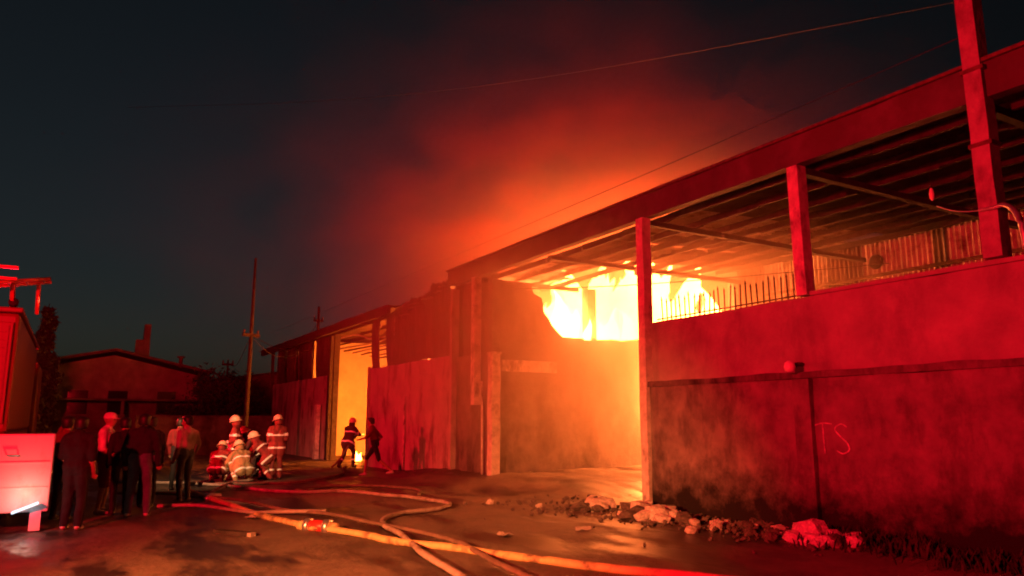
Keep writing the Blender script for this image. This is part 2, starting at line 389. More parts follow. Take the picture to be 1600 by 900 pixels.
# back wall of the yard
bw = thing('yard_back_wall', 'corrugated metal back wall of the yard, glowing dimly under the canopy', 'wall', (16.05, 0, 0))
me_b = None
rb = random.Random(9)
y = -1.0
while y < 14.6:
    m_ = MB(); N = 16; top = 5.84+rb.uniform(-.03, .0)
    for i in range(2):
        for k in range(N+1): m_.v.append((0.03*(1 if k % 2 else 0)+rb.uniform(-.004,.004), y+0.97*k/N, (-0.2, top)[i]))
    for k in range(N): m_.f.append((k, k+1, k+N+2, k+N+1))
    solid(m_.build('wall_sheet', M_SHEET if rb.random() < .8 else M_CHARSHEET, bw), 0.003); y += 0.98
for z in (1.5, 3.2, 4.9): MB().box((-0.10, -1, z), (-0.03, 14.4, z+0.07)).build('girt', M_STEEL, bw)
MB().lathe([(0.02,-.02),(0.16,-.02),(0.18,0.02),(0.14,0.05),(0.04,0.06)], (0,0,0), 16, mtx=Matrix.Translation((-0.09, 10.35, 5.25)) @ Matrix.Rotation(R(-90), 4, 'Y')).build('vent_cover', M_CHAR, bw, True)

# ------------------------------------------------------------------ cross wall between the yard and the burning hall
cw = thing('cross_wall', 'broken masonry wall at the back of the yard with flames above it', 'wall', (0, 16.9, 0))
def prism(outline, y0, y1, sub=None):
    m_ = MB(); N = len(outline)
    m_.v = [(x, y0, z) for x, z in outline]+[(x, y1, z) for x, z in outline]
    m_.f = [tuple(range(N))[::-1], tuple(range(N, 2*N))]+[(i, (i+1) % N, (i+1) % N+N, i+N) for i in range(N)]
    return m_
prism([(9.3,-.2),(16.2,-.2),(16.2,3.98),(15.2,3.90),(14.4,3.97),(13.6,3.86),(12.9,3.92),(12.2,3.86),(11.55,3.86),(11.42,3.95),(11.2,4.15),(11.1,4.32),(10.93,4.5),(10.86,4.9),(10.6,5.0),(10.5,5.25),(9.3,5.3)], 0, 0.22).build('masonry', M_WALLLOW, cw)
MB().box((9.6, -0.06, 2.86), (11.3, -0.003, 3.16)).build('painted_band', M_CONC, cw)
MB().box((10.52, -0.03, 3.9), (10.66, -0.003, 4.45)).build('scorched_board', M_CHAR, cw)
gp = thing('gate_post', 'peeling concrete gate post at the yard mouth, shorter than the rest', 'post', (XW+0.02, 16.62, 0))
part('shaft', rough_block((-0.12,-0.12,-0.1),(0.12,0.12,3.26),2,2,16,0.02,41), M_CONC, gp)
part('cap', rough_block((-0.14,-0.14,3.262),(0.14,0.14,3.32),1,1,1,0.008,42), M_CONC, gp)

# ------------------------------------------------------------------ far hall along the street
hall = thing('burnt_hall', 'long low burnt out hall with sagging eaves beyond the fire', 'building', (0, 0, 0))
def hwall(y0, y1, z0, z1, m, name='wall', th=0.2, x=XW, seed=0):
    return part(name, rough_block((x, y0, z0), (x+th, y1, z1), 2, max(2, int((y1-y0)*2.5)), max(2, int((z1-z0)*2.5)), 0.022, 60+seed), m, hall)
M_PINKW = mat('limewashed wall', (0.40, 0.34, 0.33), 0.92, var=0.2, scale=1.3, bump=0.3, bscale=18,
              stain=(1.5, 0.50, 0.66, (0.15, 0.11, 0.10), (1, 1.4, 0.5)))
hwall(16.95, 19.1, -0.2, 3.36, M_WALLLOW, seed=1, x=XW+0.12)
hwall(19.1, 25.75, -0.2, 3.42, M_PINKW, seed=2)
hwall(30.9, 40.8, -0.2, 3.45, M_PINKW, seed=3)
MB().box((XW-0.03, 19.1, 2.42), (XW-0.002, 25.7, 2.50)).build('ledge', M_PINKW, hall)
MB().tube([(XW-0.06, 22.35, 0.05),(XW-0.05, 22.35, 2.35)], 0.035, 8).build('drain_pipe', M_CONC, hall, True)
MB().tube([(XW-0.02, 17.15, 0.1),(XW-0.02, 17.2, 2.6)], 0.03, 8).build('drain_pipe', M_CONC, hall, True)
for yy, w_, zt in ((25.85,0.16,3.5),(30.1,0.16,5.1),(30.75,0.32,5.1),(19.05,0.14,5.3)):
    part('door_post' if yy > 20 else 'corner_post', rough_block((XW-0.04, yy-w_/2, -0.2), (XW+0.18, yy+w_/2, zt), 1, 2, 10, 0.012, int(yy)), M_CHAR if yy > 29 else M_PINKW, hall)
part('bollard_post', rough_block((XW-0.25, 31.55, -0.1), (XW-0.08, 31.9, 2.25), 1, 1, 6, 0.01, 88), M_CONC, hall)
# eave beam, roof and upper charred cladding
part('fascia_beam', rough_block((XW-0.55, 22.8, 5.02), (XW-0.42, 41.6, 5.34), 1, 40, 2, 0.03, 70), M_CHAR, hall)
def zh(x): return 5.28+0.10*(x-(XW-0.5))
rh = random.Random(21); y = 22.9
while y < 41.5:
    solid(sheet(XW-0.6, 16.5, y, 0.9, 0.12, rh.uniform(0, .12), rnd=rh, zf=zh, nx=9).build('roof_sheet', M_CHARSHEET, hall)); y += 0.92
for x in (9.6, 11, 12.4, 13.8):
    MB().box((x-0.05, 23, zh(x)-0.16), (x+0.05, 41.4, zh(x)-0.02)).build('rafter', M_CHAR, hall)
# bent battens hanging below the roof in the doorway
for i in range(9):
    x = 9.5+i*0.42; zz = 5.0-0.06*i
    MB().tube(catmull([(x, 25.6, zz), (x+rh.uniform(-.2,.2), 27.2, zz-rh.uniform(.05,.35)), (x, 28.8, zz-rh.uniform(0,.2)), (x, 33.8, zz-.05)], 4), 0.035, 5).build('batten', M_CHAR if i % 2 else M_PINKW, hall)
# charred upper cladding sheets, hanging unevenly
y = 17.0
while y < 41.0:
    if 24.05 < y < 24.75 or 25.4 < y < 30.3: y += 0.72; continue
    w = 0.76; zb = 3.40 if y > 19 else 3.2; top = (5.62-0.075*max(0,y-19.15)+rh.uniform(-.15,.1)) if y < 24 else 5.2
    if y > 31 and rh.random() < .22: y += 0.72; continue
    m_ = MB(); N = 10; zb += rh.uniform(-.12, .0); tilt = rh.uniform(-.05, .05)
    for i in range(4):
        for kk in range(N+1):
            t = i/3; m_.v.append((XW+(0.06 if y > 19 else .40)-0.03*(kk % 2)-0.10*math.sin(t*2.2)*rh.uniform(.6,1), y+w*kk/N+tilt*t, zb+(top-zb)*t+(rh.uniform(-.06,.06) if i in (0,3) else 0)))
    for i in range(3):
        for kk in range(N): a = i*(N+1)+kk; m_.f.append((a, a+1, a+N+2, a+N+1))
    solid(m_.build('cladding_sheet', M_CHARSHEET, hall), 0.003); y += 0.72
MB().box((XW+.08, 19.0, 3.3), (XW+.75, 19.06, 5.5)).build('end_board', M_CHAR, hall)
# roof remnants between the hall and the canopy
for i in range(6):
    ya = 19.1+i*0.62; zz = 5.45-0.10*i
    o = sheet(XW-0.1-rh.uniform(0,.25), 12.2+rh.uniform(-.6,.6), ya, 0.66, 0.3, rh.uniform(.05,.3), rnd=rh, zf=lambda x, zz=zz: zz+0.05*(x-XW), nx=7).build('collapsed_sheet', M_CHARSHEET, hall); solid(o)
# rooms behind: cross wall lit by the fire inside
part('inner_wall', rough_block((9.42, 34.0, -0.1), (17, 34.2, 5.2), 6, 1, 5, 0.02, 90), M_INNER, hall)
part('inner_wall', rough_block((15.8, 23.0, -0.1), (16.0, 33.9, 5.4), 1, 8, 4, 0.02, 91), M_INNER, hall)
part('partition', rough_block((9.45, 22.6, -0.1), (15.7, 22.8, 5.2), 6, 1, 4, 0.02, 92), M_INNER, hall)
part('gable_wall', rough_block((9.42, 40.6, -0.2), (16, 40.8, 5.4), 4, 1, 4, 0.02, 93), M_PINKW, hall)

# ------------------------------------------------------------------ fire
def flame_mat(name, strength, hot, cool):
    m = bpy.data.materials.new(name); m.use_nodes = True
    n, l = m.node_tree.nodes, m.node_tree.links; n.remove(n['Principled BSDF'])
    e = n.new('ShaderNodeEmission'); g = n.new('ShaderNodeAttribute'); g.attribute_name = 'heat'
    r = n.new('ShaderNodeValToRGB'); r.color_ramp.elements[0].color = (*hot, 1); r.color_ramp.elements[1].color = (*cool, 1)
    l.new(g.outputs['Fac'], r.inputs['Fac']); l.new(r.outputs[0], e.inputs['Color'])
    ml = n.new('ShaderNodeMapRange'); ml.inputs['To Min'].default_value = strength; ml.inputs['To Max'].default_value = strength*0.6
    l.new(g.outputs['Fac'], ml.inputs['Value']); l.new(ml.outputs[0], e.inputs['Strength'])
    tc = n.new('ShaderNodeTexCoord'); nz = n.new('ShaderNodeTexNoise'); nz.inputs['Scale'].default_value = 1.5; nz.inputs['Detail'].default_value = 5
    l.new(tc.outputs['Object'], nz.inputs['Vector'])
    ad = n.new('ShaderNodeMath'); ad.operation = 'MULTIPLY_ADD'; ad.inputs[1].default_value = .9; l.new(nz.outputs['Fac'], ad.inputs[0]); l.new(g.outputs['Fac'], ad.inputs[2])
    al = n.new('ShaderNodeMapRange'); al.inputs['From Min'].default_value = 1.0; al.inputs['From Max'].default_value = 1.4; l.new(ad.outputs[0], al.inputs['Value'])
    tr_ = n.new('ShaderNodeBsdfTransparent'); mx = n.new('ShaderNodeMixShader'); l.new(al.outputs[0], mx.inputs['Fac']); l.new(e.outputs[0], mx.inputs[1]); l.new(tr_.outputs[0], mx.inputs[2])
    l.new(mx.outputs[0], n['Material Output'].inputs['Surface']); MATS[name] = m
    return m
def flames(name, spots, m, label, cat, seed=1):
    """tongues of flame: twisted tapering bodies with a forked, licking outline"""
    r_ = random.Random(seed); V, Fc, heat = [], [], []
    for (x, y, z, h, rad) in spots:
        o = len(V); N, L = 9, 11; ph = r_.uniform(0, 6)
        for i in range(L+1):
            t = i/L; rr = rad*(math.sin(math.pi*min(1, 0.22+t*0.80))**0.8)*(1-t*0.55)
            cx = x+0.22*h*t*t*math.sin(ph+t*3); cy_ = y+0.22*h*t*t*math.cos(ph*1.3+t*3)
            for k in range(N):
                a = 2*math.pi*k/N+t*1.1
                q = 1+0.45*mnoise.noise(Vector((math.cos(a)*1.2+ph, math.sin(a)*1.2, t*h*1.1+ph)))
                V.append((cx+math.cos(a)*rr*q, cy_+math.sin(a)*rr*q, z+h*t*(1+0.10*mnoise.noise(Vector((a*2, ph, t)))))); heat.append(t)
        for i in range(L):
            for k in range(N):
                a, b_ = o+i*N+k, o+i*N+(k+1) % N; Fc.append((a, b_, b_+N, a+N))
        Fc.append(tuple(o+L*N+k for k in range(N))); Fc.append(tuple(o+k for k in range(N))[::-1])
    me = bpy.data.meshes.new(name); me.from_pydata(V, [], Fc)
    at = me.attributes.new('heat', 'FLOAT', 'POINT'); at.data.foreach_set('value', heat)
    me.polygons.foreach_set('use_smooth', [True]*len(me.polygons))
    ob = bpy.data.objects.new(name, me); COL.objects.link(ob); me.materials.append(m)
    return tag(ob, label, cat, kind='stuff')
rf = random.Random(3)
spots = []
for i in range(48):
    x = rf.uniform(11.6, 17.4); y = rf.uniform(18.0, 21.8)
    z_ = rf.uniform(1.0, 2.6); spots.append((x, y, z_, min(rf.uniform(3.6, 4.8), 5.3-z_ if x < 14 else 9), rf.uniform(.8, 1.25)))
for i in range(10):
    spots.append((rf.uniform(15.0, 17.8), rf.uniform(15.6, 18), rf.uniform(1.2, 2.6), rf.uniform(3.0, 3.9), rf.uniform(.6, .95)))
for i in range(6):
    spots.append((rf.uniform(15.4, 17.5), rf.uniform(18, 20), 4.0, rf.uniform(2.8, 3.4), rf.uniform(.6, .9)))
for i in range(8):     # small flames added along the cross wall top to light its face
    spots.append((11.7+i*.30+rf.uniform(-.1,.1), rf.uniform(16.62, 16.85), 3.84+rf.uniform(-.03,.1), rf.uniform(.45, .9), rf.uniform(.11, .19)))
M_FIRE = flame_mat('flame', 90, (1.0, 0.20, 0.04), (1.0, 0.14, 0.014))
fire = flames('fire', spots, M_FIRE, 'white hot blaze roaring behind the cross wall', 'fire', 4)
M_FIRE2 = flame_mat('inner flame', 115, (1.0, 0.17, 0.013), (1.0, 0.14, 0.008))
flames('fire', [(rf.uniform(12.9, 14.6), rf.uniform(24.5, 27.5), 0, rf.uniform(1.4, 2.6), rf.uniform(.35, .6)) for i in range(9)], M_FIRE2,
       'flames inside the burnt hall lighting its doorway', 'fire', 8)
flames('fire', [(10.15,29.6,0.0,0.36,.11),(10.35,29.9,0.0,.28,.09),(10.0,29.3,0,.2,.08)], M_FIRE2, 'small flame burning on the doorway floor beside the firefighter', 'fire', 12)

# ------------------------------------------------------------------ far end of the street
house = thing('gable_house', 'dim gabled house at the far end of the street', 'house', (0, 0, 0))
YH = 44.0
prism([(-1.2,-.1),(5.9,-.1),(5.9,4.0),(1.75,4.95),(-1.2,4.3)], YH, YH+0.25).build('front_wall', M_HOUSE, house)
MB().box((5.65, YH+0.26, -.1), (5.88, YH+8, 3.95)).build('side_wall', M_HOUSE, house)
for xa, za, xb, zb_ in ((-1.9,4.32,1.75,5.12),(1.75,5.12,6.5,4.08)):
    m_ = MB(); t_ = 0.14
    m_.add([(xa,YH-.7,za),(xb,YH-.7,zb_),(xb,YH+8.5,zb_),(xa,YH+8.5,za),(xa,YH-.7,za+t_),(xb,YH-.7,zb_+t_),(xb,YH+8.5,zb_+t_),(xa,YH+8.5,za+t_)],
           [(0,3,2,1),(4,5,6,7),(0,1,5,4),(1,2,6,5),(2,3,7,6),(3,0,4,7)]).build('roof_slope', M_ROOFT, house)
for xw in (-0.2, 1.6, 3.9):
    w_ = MB().box((xw, YH-.05, 1.9), (xw+.9, YH-.003, 3.1)).build('window', M_DARKGLASS, house)
    for a_, b_ in (((xw-.06,YH-.08,1.84),(xw-.001,YH-.01,3.16)),((xw+.901,YH-.08,1.84),(xw+.96,YH-.01,3.16)),((xw-.06,YH-.08,3.101),(xw+.96,YH-.01,3.17)),((xw-.06,YH-.12,1.80),(xw+.96,YH-.01,1.899))):
        MB().box(a_, b_).build('frame', M_HOUSE, w_)
MB().box((-1.5, YH-2.2, 2.55), (6.1, YH-.06, 2.65)).build('porch_roof', M_ROOFT, house)
for xw in (-1.2, 2.2, 5.8): MB().box((xw-.07, YH-2.1, -.1), (xw+.07, YH-1.96, 2.548)).build('porch_post', M_HOUSE, house)
MB().tube([(4.9, YH-.3, 4.4),(4.9, YH-.3, 4.95)], 0.10, 8).tube([(4.9,YH-.3,4.92),(4.9,YH-.3,5.0)],0.2,8).build('vent_pipe', M_STEEL, house)
ch = thing('broken_chimney', 'stepped broken masonry stack rising above the house roof', 'chimney', (3.05, 48.5, 0))
part('tall_shaft', rough_block((0.28,-.3,0),(0.62,.3,7.15),1,1,10,0.03,101), M_HOUSE, ch)
part('short_shaft', rough_block((-0.12,-.28,0),(0.279,.28,6.25),1,1,10,0.03,102), M_HOUSE, ch)
shed = thing('low_shed', 'dark low pitched shed between the house and the hall', 'shed', (0, 0, 0))
prism([(6.6,-.1),(14.5,-.1),(14.5,5.1),(6.6,3.9)], 52, 52.2).build('front_wall', M_HOUSE, shed)
m_ = MB(); m_.add([(6.1,51.5,3.85),(15,51.5,5.2),(15,58,5.2),(6.1,58,3.85),(6.1,51.5,3.97),(15,51.5,5.32),(15,58,5.32),(6.1,58,3.97)],[(0,3,2,1),(4,5,6,7),(0,1,5,4),(1,2,6,5),(2,3,7,6),(3,0,4,7)]).build('roof', M_ROOFT, shed)
for xw in (7.6, 9.6): MB().box((xw, 51.93, 1.2), (xw+1.1, 51.997, 2.3)).build('window', M_DARKGLASS, shed)
lw = thing('low_boundary_wall', 'low dark boundary wall across the far end of the street', 'wall', (0, 38, 0))
part('masonry', rough_block((2.6,0,-.1),(8.6,.2,1.75),16,1,5,0.02,110), M_WALLLOW, lw)
part('coping', rough_block((2.55,-.04,1.752),(8.65,.24,1.82),16,1,1,0.01,111), M_WALLLOW, lw)

def tree(name, label, loc, h, rx, shape, mleaf, nleaf, seed, group=None):
    r_ = random.Random(seed); t = thing(name, label, 'tree', loc, r_.uniform(0, 6), group)
    tm = MB(); tm.tube([(0,0,-.1),(0.03,0.02,h*.3),(0,0.04,h*.62),(0.02,0,h*.92)], [0.035*h*.6, 0.028*h*.6, 0.016*h*.6, 0.01], 8)
    for i in range(9):
        a = i*2.4; z = h*r_.uniform(.25,.75); ln = rx*r_.uniform(.5,.8)
        tm.tube([(0,0,z),(math.cos(a)*ln*.5,math.sin(a)*ln*.5,z+ln*.35),(math.cos(a)*ln,math.sin(a)*ln,z+ln*.8)], [0.03,0.02,0.008], 5)
    tm.build('trunk', M_BARK, t, True)
    lm = MB()
    clumps = []
    for i in range(70):
        z = r_.random(); a = r_.uniform(0, 6.28)
        prof = shape(z); rr = prof*rx*math.sqrt(r_.uniform(.15, 1))
        clumps.append((Vector((math.cos(a)*rr, math.sin(a)*rr, h*(0.12+0.88*z))), r_.uniform(.12,.3)*rx))
    for i in range(nleaf):
        c, cr = r_.choice(clumps)
        p = c+Vector((r_.gauss(0,1), r_.gauss(0,1), r_.gauss(0,1.3)))*cr*.6
        s_ = r_.uniform(.07,.16); d1 = Vector((r_.gauss(0,1), r_.gauss(0,1), r_.gauss(.6,1))).normalized(); d2 = d1.orthogonal().normalized()
        lm.add([p-d1*s_, p+d2*s_*.45, p+d1*s_, p-d2*s_*.45], [(0,1,2,3)])
    lm.build('crown', mleaf, t)
    return t
tree('cypress_tree', 'tall narrow dark cypress left of the gabled house', (-1.15, 37.0, 0), 6.1, 0.62, lambda z: (0.55+0.45*math.sin(min(1,z*2)*1.57))*(1-z**3), M_LEAF, 9500, 3)
tree('leafy_tree', 'low dark bushy tree right of the gabled house', (6.2, 41.5, 0), 3.7, 1.8, lambda z: math.sin(math.pi*(.12+.85*z)), M_LEAF2, 4200, 4)
tree('leafy_tree', 'dark tree beside the utility pole in front of the shed', (8.0, 46, 0), 4.0, 1.9, lambda z: math.sin(math.pi*(.12+.85*z)), M_LEAF2, 4200, 5)

# utility poles and cables
def pole(label, loc, h, r=0.11, arms=((0.93, 1.3),), rz=0):
    t = thing('utility_pole', label, 'pole', loc, rz)
    MB().tube([(0,0,-.2),(0.01,0,h*.5),(0,0,h)], [r, r*.85, r*.5], 10).build('shaft', M_CHAR, t, True)
    for fr, ln in arms:
        MB().box((-ln/2,-.05,h*fr-.06),(ln/2,.05,h*fr+.06)).build('crossarm', M_CHAR, t)
        for q in (-.42, 0.42):
            MB().lathe([(0.03,0),(0.05,.04),(0.03,.08),(0.05,.12),(0.02,.16)], (q*ln,0,h*fr+.065), 8).build('insulator', M_BARK, t, True)
    return t
pole('slim dark utility pole with a small crossarm left of the hall', (6.0, 31.0, 0), 8.15, 0.10, ((0.61, 0.75),), 0.4)
pole('short leaning pole stub poking above the hall roof', (11.0, 39.2, 0), 7.6, 0.13, ((0.90, .5),))
pole('distant pole between the house and the hall', (7.2, 43.0, 0), 4.85, 0.09, ((0.95, .6),))
def cable(label, pts, r=0.014):
    o = MB().tube(catmull(pts, 10), r, 5).build('cable', M_WIRE, smooth=True); return tag(o, label, 'cable', 'overhead cables')
cable('long slack cable crossing the dark sky above the smoke', [Vector((3.86, 38.00, 16.99)).lerp(Vector((19.91, 12.00, 13.50)), q/6)-Vector((0,0,.75*math.sin(math.pi*q/6))) for q in range(-1,8)], 0.008)
cable('thin cable running above the canopy eave', [(9.15,41,6.3),(9.15,30,6.28),(9.15,19.5,6.27),(9.15,10,6.27),(9.15,4.45,6.3)], 0.006)
cable('cable sagging between the pole and the hall roof', [(6.0,31,4.97),(7.6,33.5,4.75),(9.2,36.5,5.05),(11,39.2,6.7)], 0.016)
cable('lower cable sagging from the slim pole to the hall', [(6.0,31,4.9),(7.2,31.5,4.2),(8.8,32,4.6)], 0.014)
cable('cable from the slim pole to the distant pole', [(6.0,31,4.95),(6.6,37,4.2),(7.2,43,4.6)], 0.014)
cable('wire strung below the canopy in front of the flames', [(9.3,17.5,5.1),(11,15.5,4.98),(13,13.3,5.0),(15.9,10,5.15)], 0.012)

# concrete pole on the wall at the right, passing in front of the eave beam
cp = thing('concrete_pole', 'tall square concrete pole on the wall, rising past the eave beam', 'pole', (XW-0.02, 4.43, 3.465))
part('shaft', rough_block((-0.115,-0.105,0),(0.10,0.105,5.0),1,1,16,0.012,130), M_POLE, cp)
for z in (1.35, 2.3): MB().box((-0.125,-0.135,z),(0.11,0.135,z+.05)).build('steel_band', M_STEEL, cp)
MB().tube([(0.14,0.2,0),(0.14,0.2,5)], 0.022, 6).build('conduit', M_STEEL, cp)
pf = thing('bent_pipe', 'bent pale pipe arm hooked out from the concrete pole at the frame edge', 'pipe', (XW-0.02, 4.43, 4.0))
MB().tube(catmull([(-0.05,.62,.24),(-0.08,.40,.12),(-0.13,.16,.05),(-0.15,-.08,.03),(-0.2,-.22,.02),(-0.28,-.36,-.10),(-0.33,-.44,-.32),(-.34,-.46,-.55)],5), [0.008]*12+[0.02+0.001*i for i in range(24)], 8).build('arm', M_METAL, pf, True)

for i, (p, lb) in enumerate(((Vector((13.20, 11.04, 5.83)), 'hanging glass bulb under the canopy near the pink post'), (Vector((12.60, 12.75, 5.84)), 'hanging glass bulb under the canopy nearest the flames'), (Vector((11.00, 6.14, 5.02)), 'tiny bulb hanging in the dark right end of the canopy'))):
    t = thing('light_bulb', lb, 'bulb', p, 0, 'bulbs hung under the canopy'); t.scale = (1,1,1) if i < 2 else (.45,.45,1)
    MB().lathe([(0.02,-.14),(0.07,-.10),(0.085,-.04),(0.06,.03),(0.03,.06)], (0,0,0), 12).build('glass', M_BULB, t, True)
    MB().tube([(0,0,.06),(0,0,.12)], 0.03, 8).build('socket', M_RUBBER, t, True)
    MB().tube([(0,0,.12),(0,0,max(.16, zr(p.x)-p.z))], 0.006, 5).build('cord', M_WIRE, t)

# ------------------------------------------------------------------ rubble along the wall foot
def stone_mesh(seed, sub=2):
    bm = bmesh.new(); bmesh.ops.create_icosphere(bm, subdivisions=sub, radius=0.5)
    for v in bm.verts:
        d = v.co.copy(); q = 1+0.45*mnoise.noise(d*2.2+Vector((seed*3.1,0,0)))+0.15*mnoise.noise(d*6+Vector((0,seed,0)))
        for ax in (Vector((1,.3,.2)),Vector((-.4,1,.1)),Vector((.2,-.2,1)),Vector((-.8,-.6,.4))):
            k = d.dot(ax.normalized()); 
            if k > .36: d -= ax.normalized()*(k-.36)*.8
        v.co = d*q
    me = bpy.data.meshes.new('stone'); bm.to_mesh(me); bm.free(); return me
STN = [stone_mesh(i, 1 if i > 3 else 2) for i in range(10)]
for i, s_ in enumerate(STN): s_.materials.append(M_RUBBLE if i % 2 == 0 else M_RUBBLED)
rr = random.Random(77)
def pile(label, spots, n_small, rect):
    t = thing('rubble_heap', label, 'rubble', (0,0,0))
    for (x, y, s, pale) in spots:
        me = STN[rr.choice([0,2,4,6,8] if pale else [1,3,5,7,9])]
        sc_ = (s*rr.uniform(.8,1.3), s*rr.uniform(.8,1.3), s*rr.uniform(.5,.85))
        link('stone', me, t, (x, y, gz(x,y)+sc_[2]*.32), (rr.uniform(-.4,.4), rr.uniform(-.4,.4), rr.uniform(0,6)), sc_)
    m_ = MB(); x0, x1, y0, y1 = rect
    for i in range(n_small):
        y = rr.uniform(y0, y1); x = x1-(x1-x0)*abs(rr.gauss(0,.5))
        s = rr.uniform(.025,.09); c = Vector((x, y, gz(x,y)+s*.4))
        me = STN[rr.randrange(4,10)]; mt = Matrix.Translation(c) @ Matrix.Rotation(rr.uniform(0,6),4,(rr.random(),rr.random(),rr.random()+.1)) @ Matrix.Diagonal((s*1.4,s,s*.8,1))
        m_.add([mt @ v.co for v in me.vertices], [tuple(p.vertices) for p in me.polygons])
    o = m_.build('grit', M_RUBBLED, t); o['kind'] = 'stuff'
    return t
sp = []
for i in range(26):
    y = rr.uniform(9.4, 11.6); x = 8.9-abs(rr.gauss(0,.35))-(0.25 if y > 10.9 else 0); sp.append((x, y, rr.uniform(.16,.44), rr.random() < .45))
sp += [(8.35,9.55,.42,True),(8.55,9.35,.34,True),(8.2,9.3,.30,True),(8.5,9.75,.36,True),(8.5,9.1,.3,False),(8.05,9.9,.36,False),(8.6,10.3,.45,True),(8.4,11.2,.4,True),(8.2,11.0,.3,False)]
pile('heap of broken concrete at the foot of the corner post', sp, 170, (7.6, 9.0, 9.0, 12.6))
sp = [(rr.uniform(8.2,8.95), rr.uniform(7.3,9.0), rr.uniform(.10,.24), rr.random() < .35) for i in range(24)]
pile('low scatter of rubble along the wall foot between two heaps', sp+[(7.75,8.2,.2,True)], 150, (7.7, 9.05, 7.2, 9.1))
sp = [(8.55,6.75,.42,True),(8.4,6.62,.34,True),(8.7,6.55,.40,True),(8.62,6.9,.36,True),(8.8,6.4,.36,True),(8.45,6.45,.26,True),(8.35,6.9,.3,True),(8.5,6.4,.34,False),(8.9,6.9,.4,False),(8.3,6.5,.2,True),(8.85,7.2,.26,True),(8.25,7.2,.2,False),(8.6,6.2,.24,True)]
pile('pale heap of rubble below the pilaster, rightmost', sp, 90, (7.9, 9.05, 5.9, 7.3))
sp = [(7.2+.3*i+rr.uniform(-.15,.15), 13.0-.42*i+rr.uniform(-.2,.2), rr.uniform(.10,.2), i % 2 == 0) for i in range(6)]
pile('few loose stones scattered along the edge of the mud ramp', sp, 90, (6.8, 8.6, 10.6, 13.4))

wd = MB(); rw = random.Random(31)
for i in range(1500):
    y = 6.9-abs(rw.gauss(0,1))*2.6; x = 9.1-abs(rw.gauss(0,.35))
    if y < 0: continue
    p = Vector((x, y, gz(x,y)-.01)); hgt = rw.uniform(.05,.22); a = rw.uniform(0,6.28); ln = Vector((math.cos(a),math.sin(a),0))
    sd = Vector((-ln.y,ln.x,0))*.012; t_ = p+Vector((0,0,hgt*.6))+ln*hgt*.2; q = p+Vector((0,0,hgt))+ln*hgt*.5
    wd.add([p-sd, p+sd, t_+sd*1.3, t_-sd*1.3, q], [(0,1,2,3),(3,2,4)])
tag(wd.build('weeds', M_LEAF2), 'dark weeds growing along the foot of the wall at the right', 'weeds', kind='stuff')
# ------------------------------------------------------------------ hoses
def hose(label, pts, r, m, flat=0.72, lift=0.0):
    P = catmull([(x, y, 0) for x, y in pts], 8)
    P = [Vector((p.x+.02*fbm(p.x,p.y,1.2,2), p.y+.02*fbm(p.y,p.x,1.2,4), gz(p.x,p.y)+r*flat*.9+lift)) for p in P]
    R_ = [r*(1+.10*fbm(p.x,p.y,2.3,6)) for p in P]
    o = MB().tube(P, R_, 12, flat).build('fire_hose', m, smooth=True)
    return tag(o, label, 'hose', 'fire hoses on the road')
hose('bright yellow charged fire hose running to the bottom right', [(2.4,18.6),(2.62,16.4),(2.74,14.77),(2.95,12.89),(3.18,11.42),(3.39,11.1),(3.63,10.44),(3.85,9.55),(4.19,8.9),(4.48,8.25),(4.8,7.46),(5.08,6.86),(5.38,6.3),(5.9,5.4),(6.6,4.2)], 0.056, M_HOSE_Y, .85)
hose('pale pink hose looping back in a hook in the middle of the road', [(1.2,22.2),(2.28,21.11),(2.79,20.6),(3.35,19.6),(3.85,17.9),(4.53,16.95),(5.4,16.6),(5.9,15.3),(6.3,14.1),(6.35,13.2),(5.95,12.55),(5.4,12.4),(4.94,12.2),(4.45,11.6),(4.2,10.9),(4.1,9.95),(3.8,8.6),(3.6,7.3),(3.3,5.5)], 0.044, M_HOSE_P, .85, .012)
hose('muddy flattened hose from the crowd towards the yellow coupling', [(0.9,18.6),(1.96,17.9),(2.32,17.0),(2.7,16.6),(3.1,15.4),(3.4,13.7),(3.85,12.6),(4.15,11.2),(4.4,10.0),(4.5,9.2),(4.35,8.2),(4.15,7.0),(4.0,5.5)], 0.044, M_HOSE_D, .7, .03)
hose('thin hose branching up from the crowd to the crouching firefighters', [(2.55,16.7),(2.9,17.9),(3.25,19.0),(3.7,20.2),(4.3,20.7)], 0.04, M_HOSE_P, .8, .05)
hose('dark hose trailing along the street towards the hall doorway', [(3.3,20.3),(4.6,19.4),(6.0,20.2),(7.1,22.0),(7.8,24.2),(8.3,25.3)], 0.045, M_HOSE_D, .8, .02)
hose('faint hose snaking across the road behind the pink loop', [(4.6,17.6),(5.6,18.2),(6.6,17.6),(7.0,16.2),(6.6,15.2)], 0.04, M_HOSE_D, .8)
hose('short grey hose lying between the crowd and the hose junction', [(1.5,15.2),(2.1,15.0),(2.5,14.3),(2.85,13.5),(3.2,13.4),(3.9,12.9)], 0.04, M_HOSE_P, .8, .04)
cpg = thing('hose_coupling', 'red hose coupling with two pale rings on the yellow hose', 'coupling', (3.29, 11.26, gz(3.29,11.26)+0.06), math.atan2(-.27,.21))
MB().lathe([(0.075,-.12),(0.085,-.11),(0.09,0),(0.085,.11),(0.075,.12)], (0,0,0), 16, mtx=Matrix.Rotation(R(90),4,'Y')).build('body', M_REDPLASTIC, cpg, True)
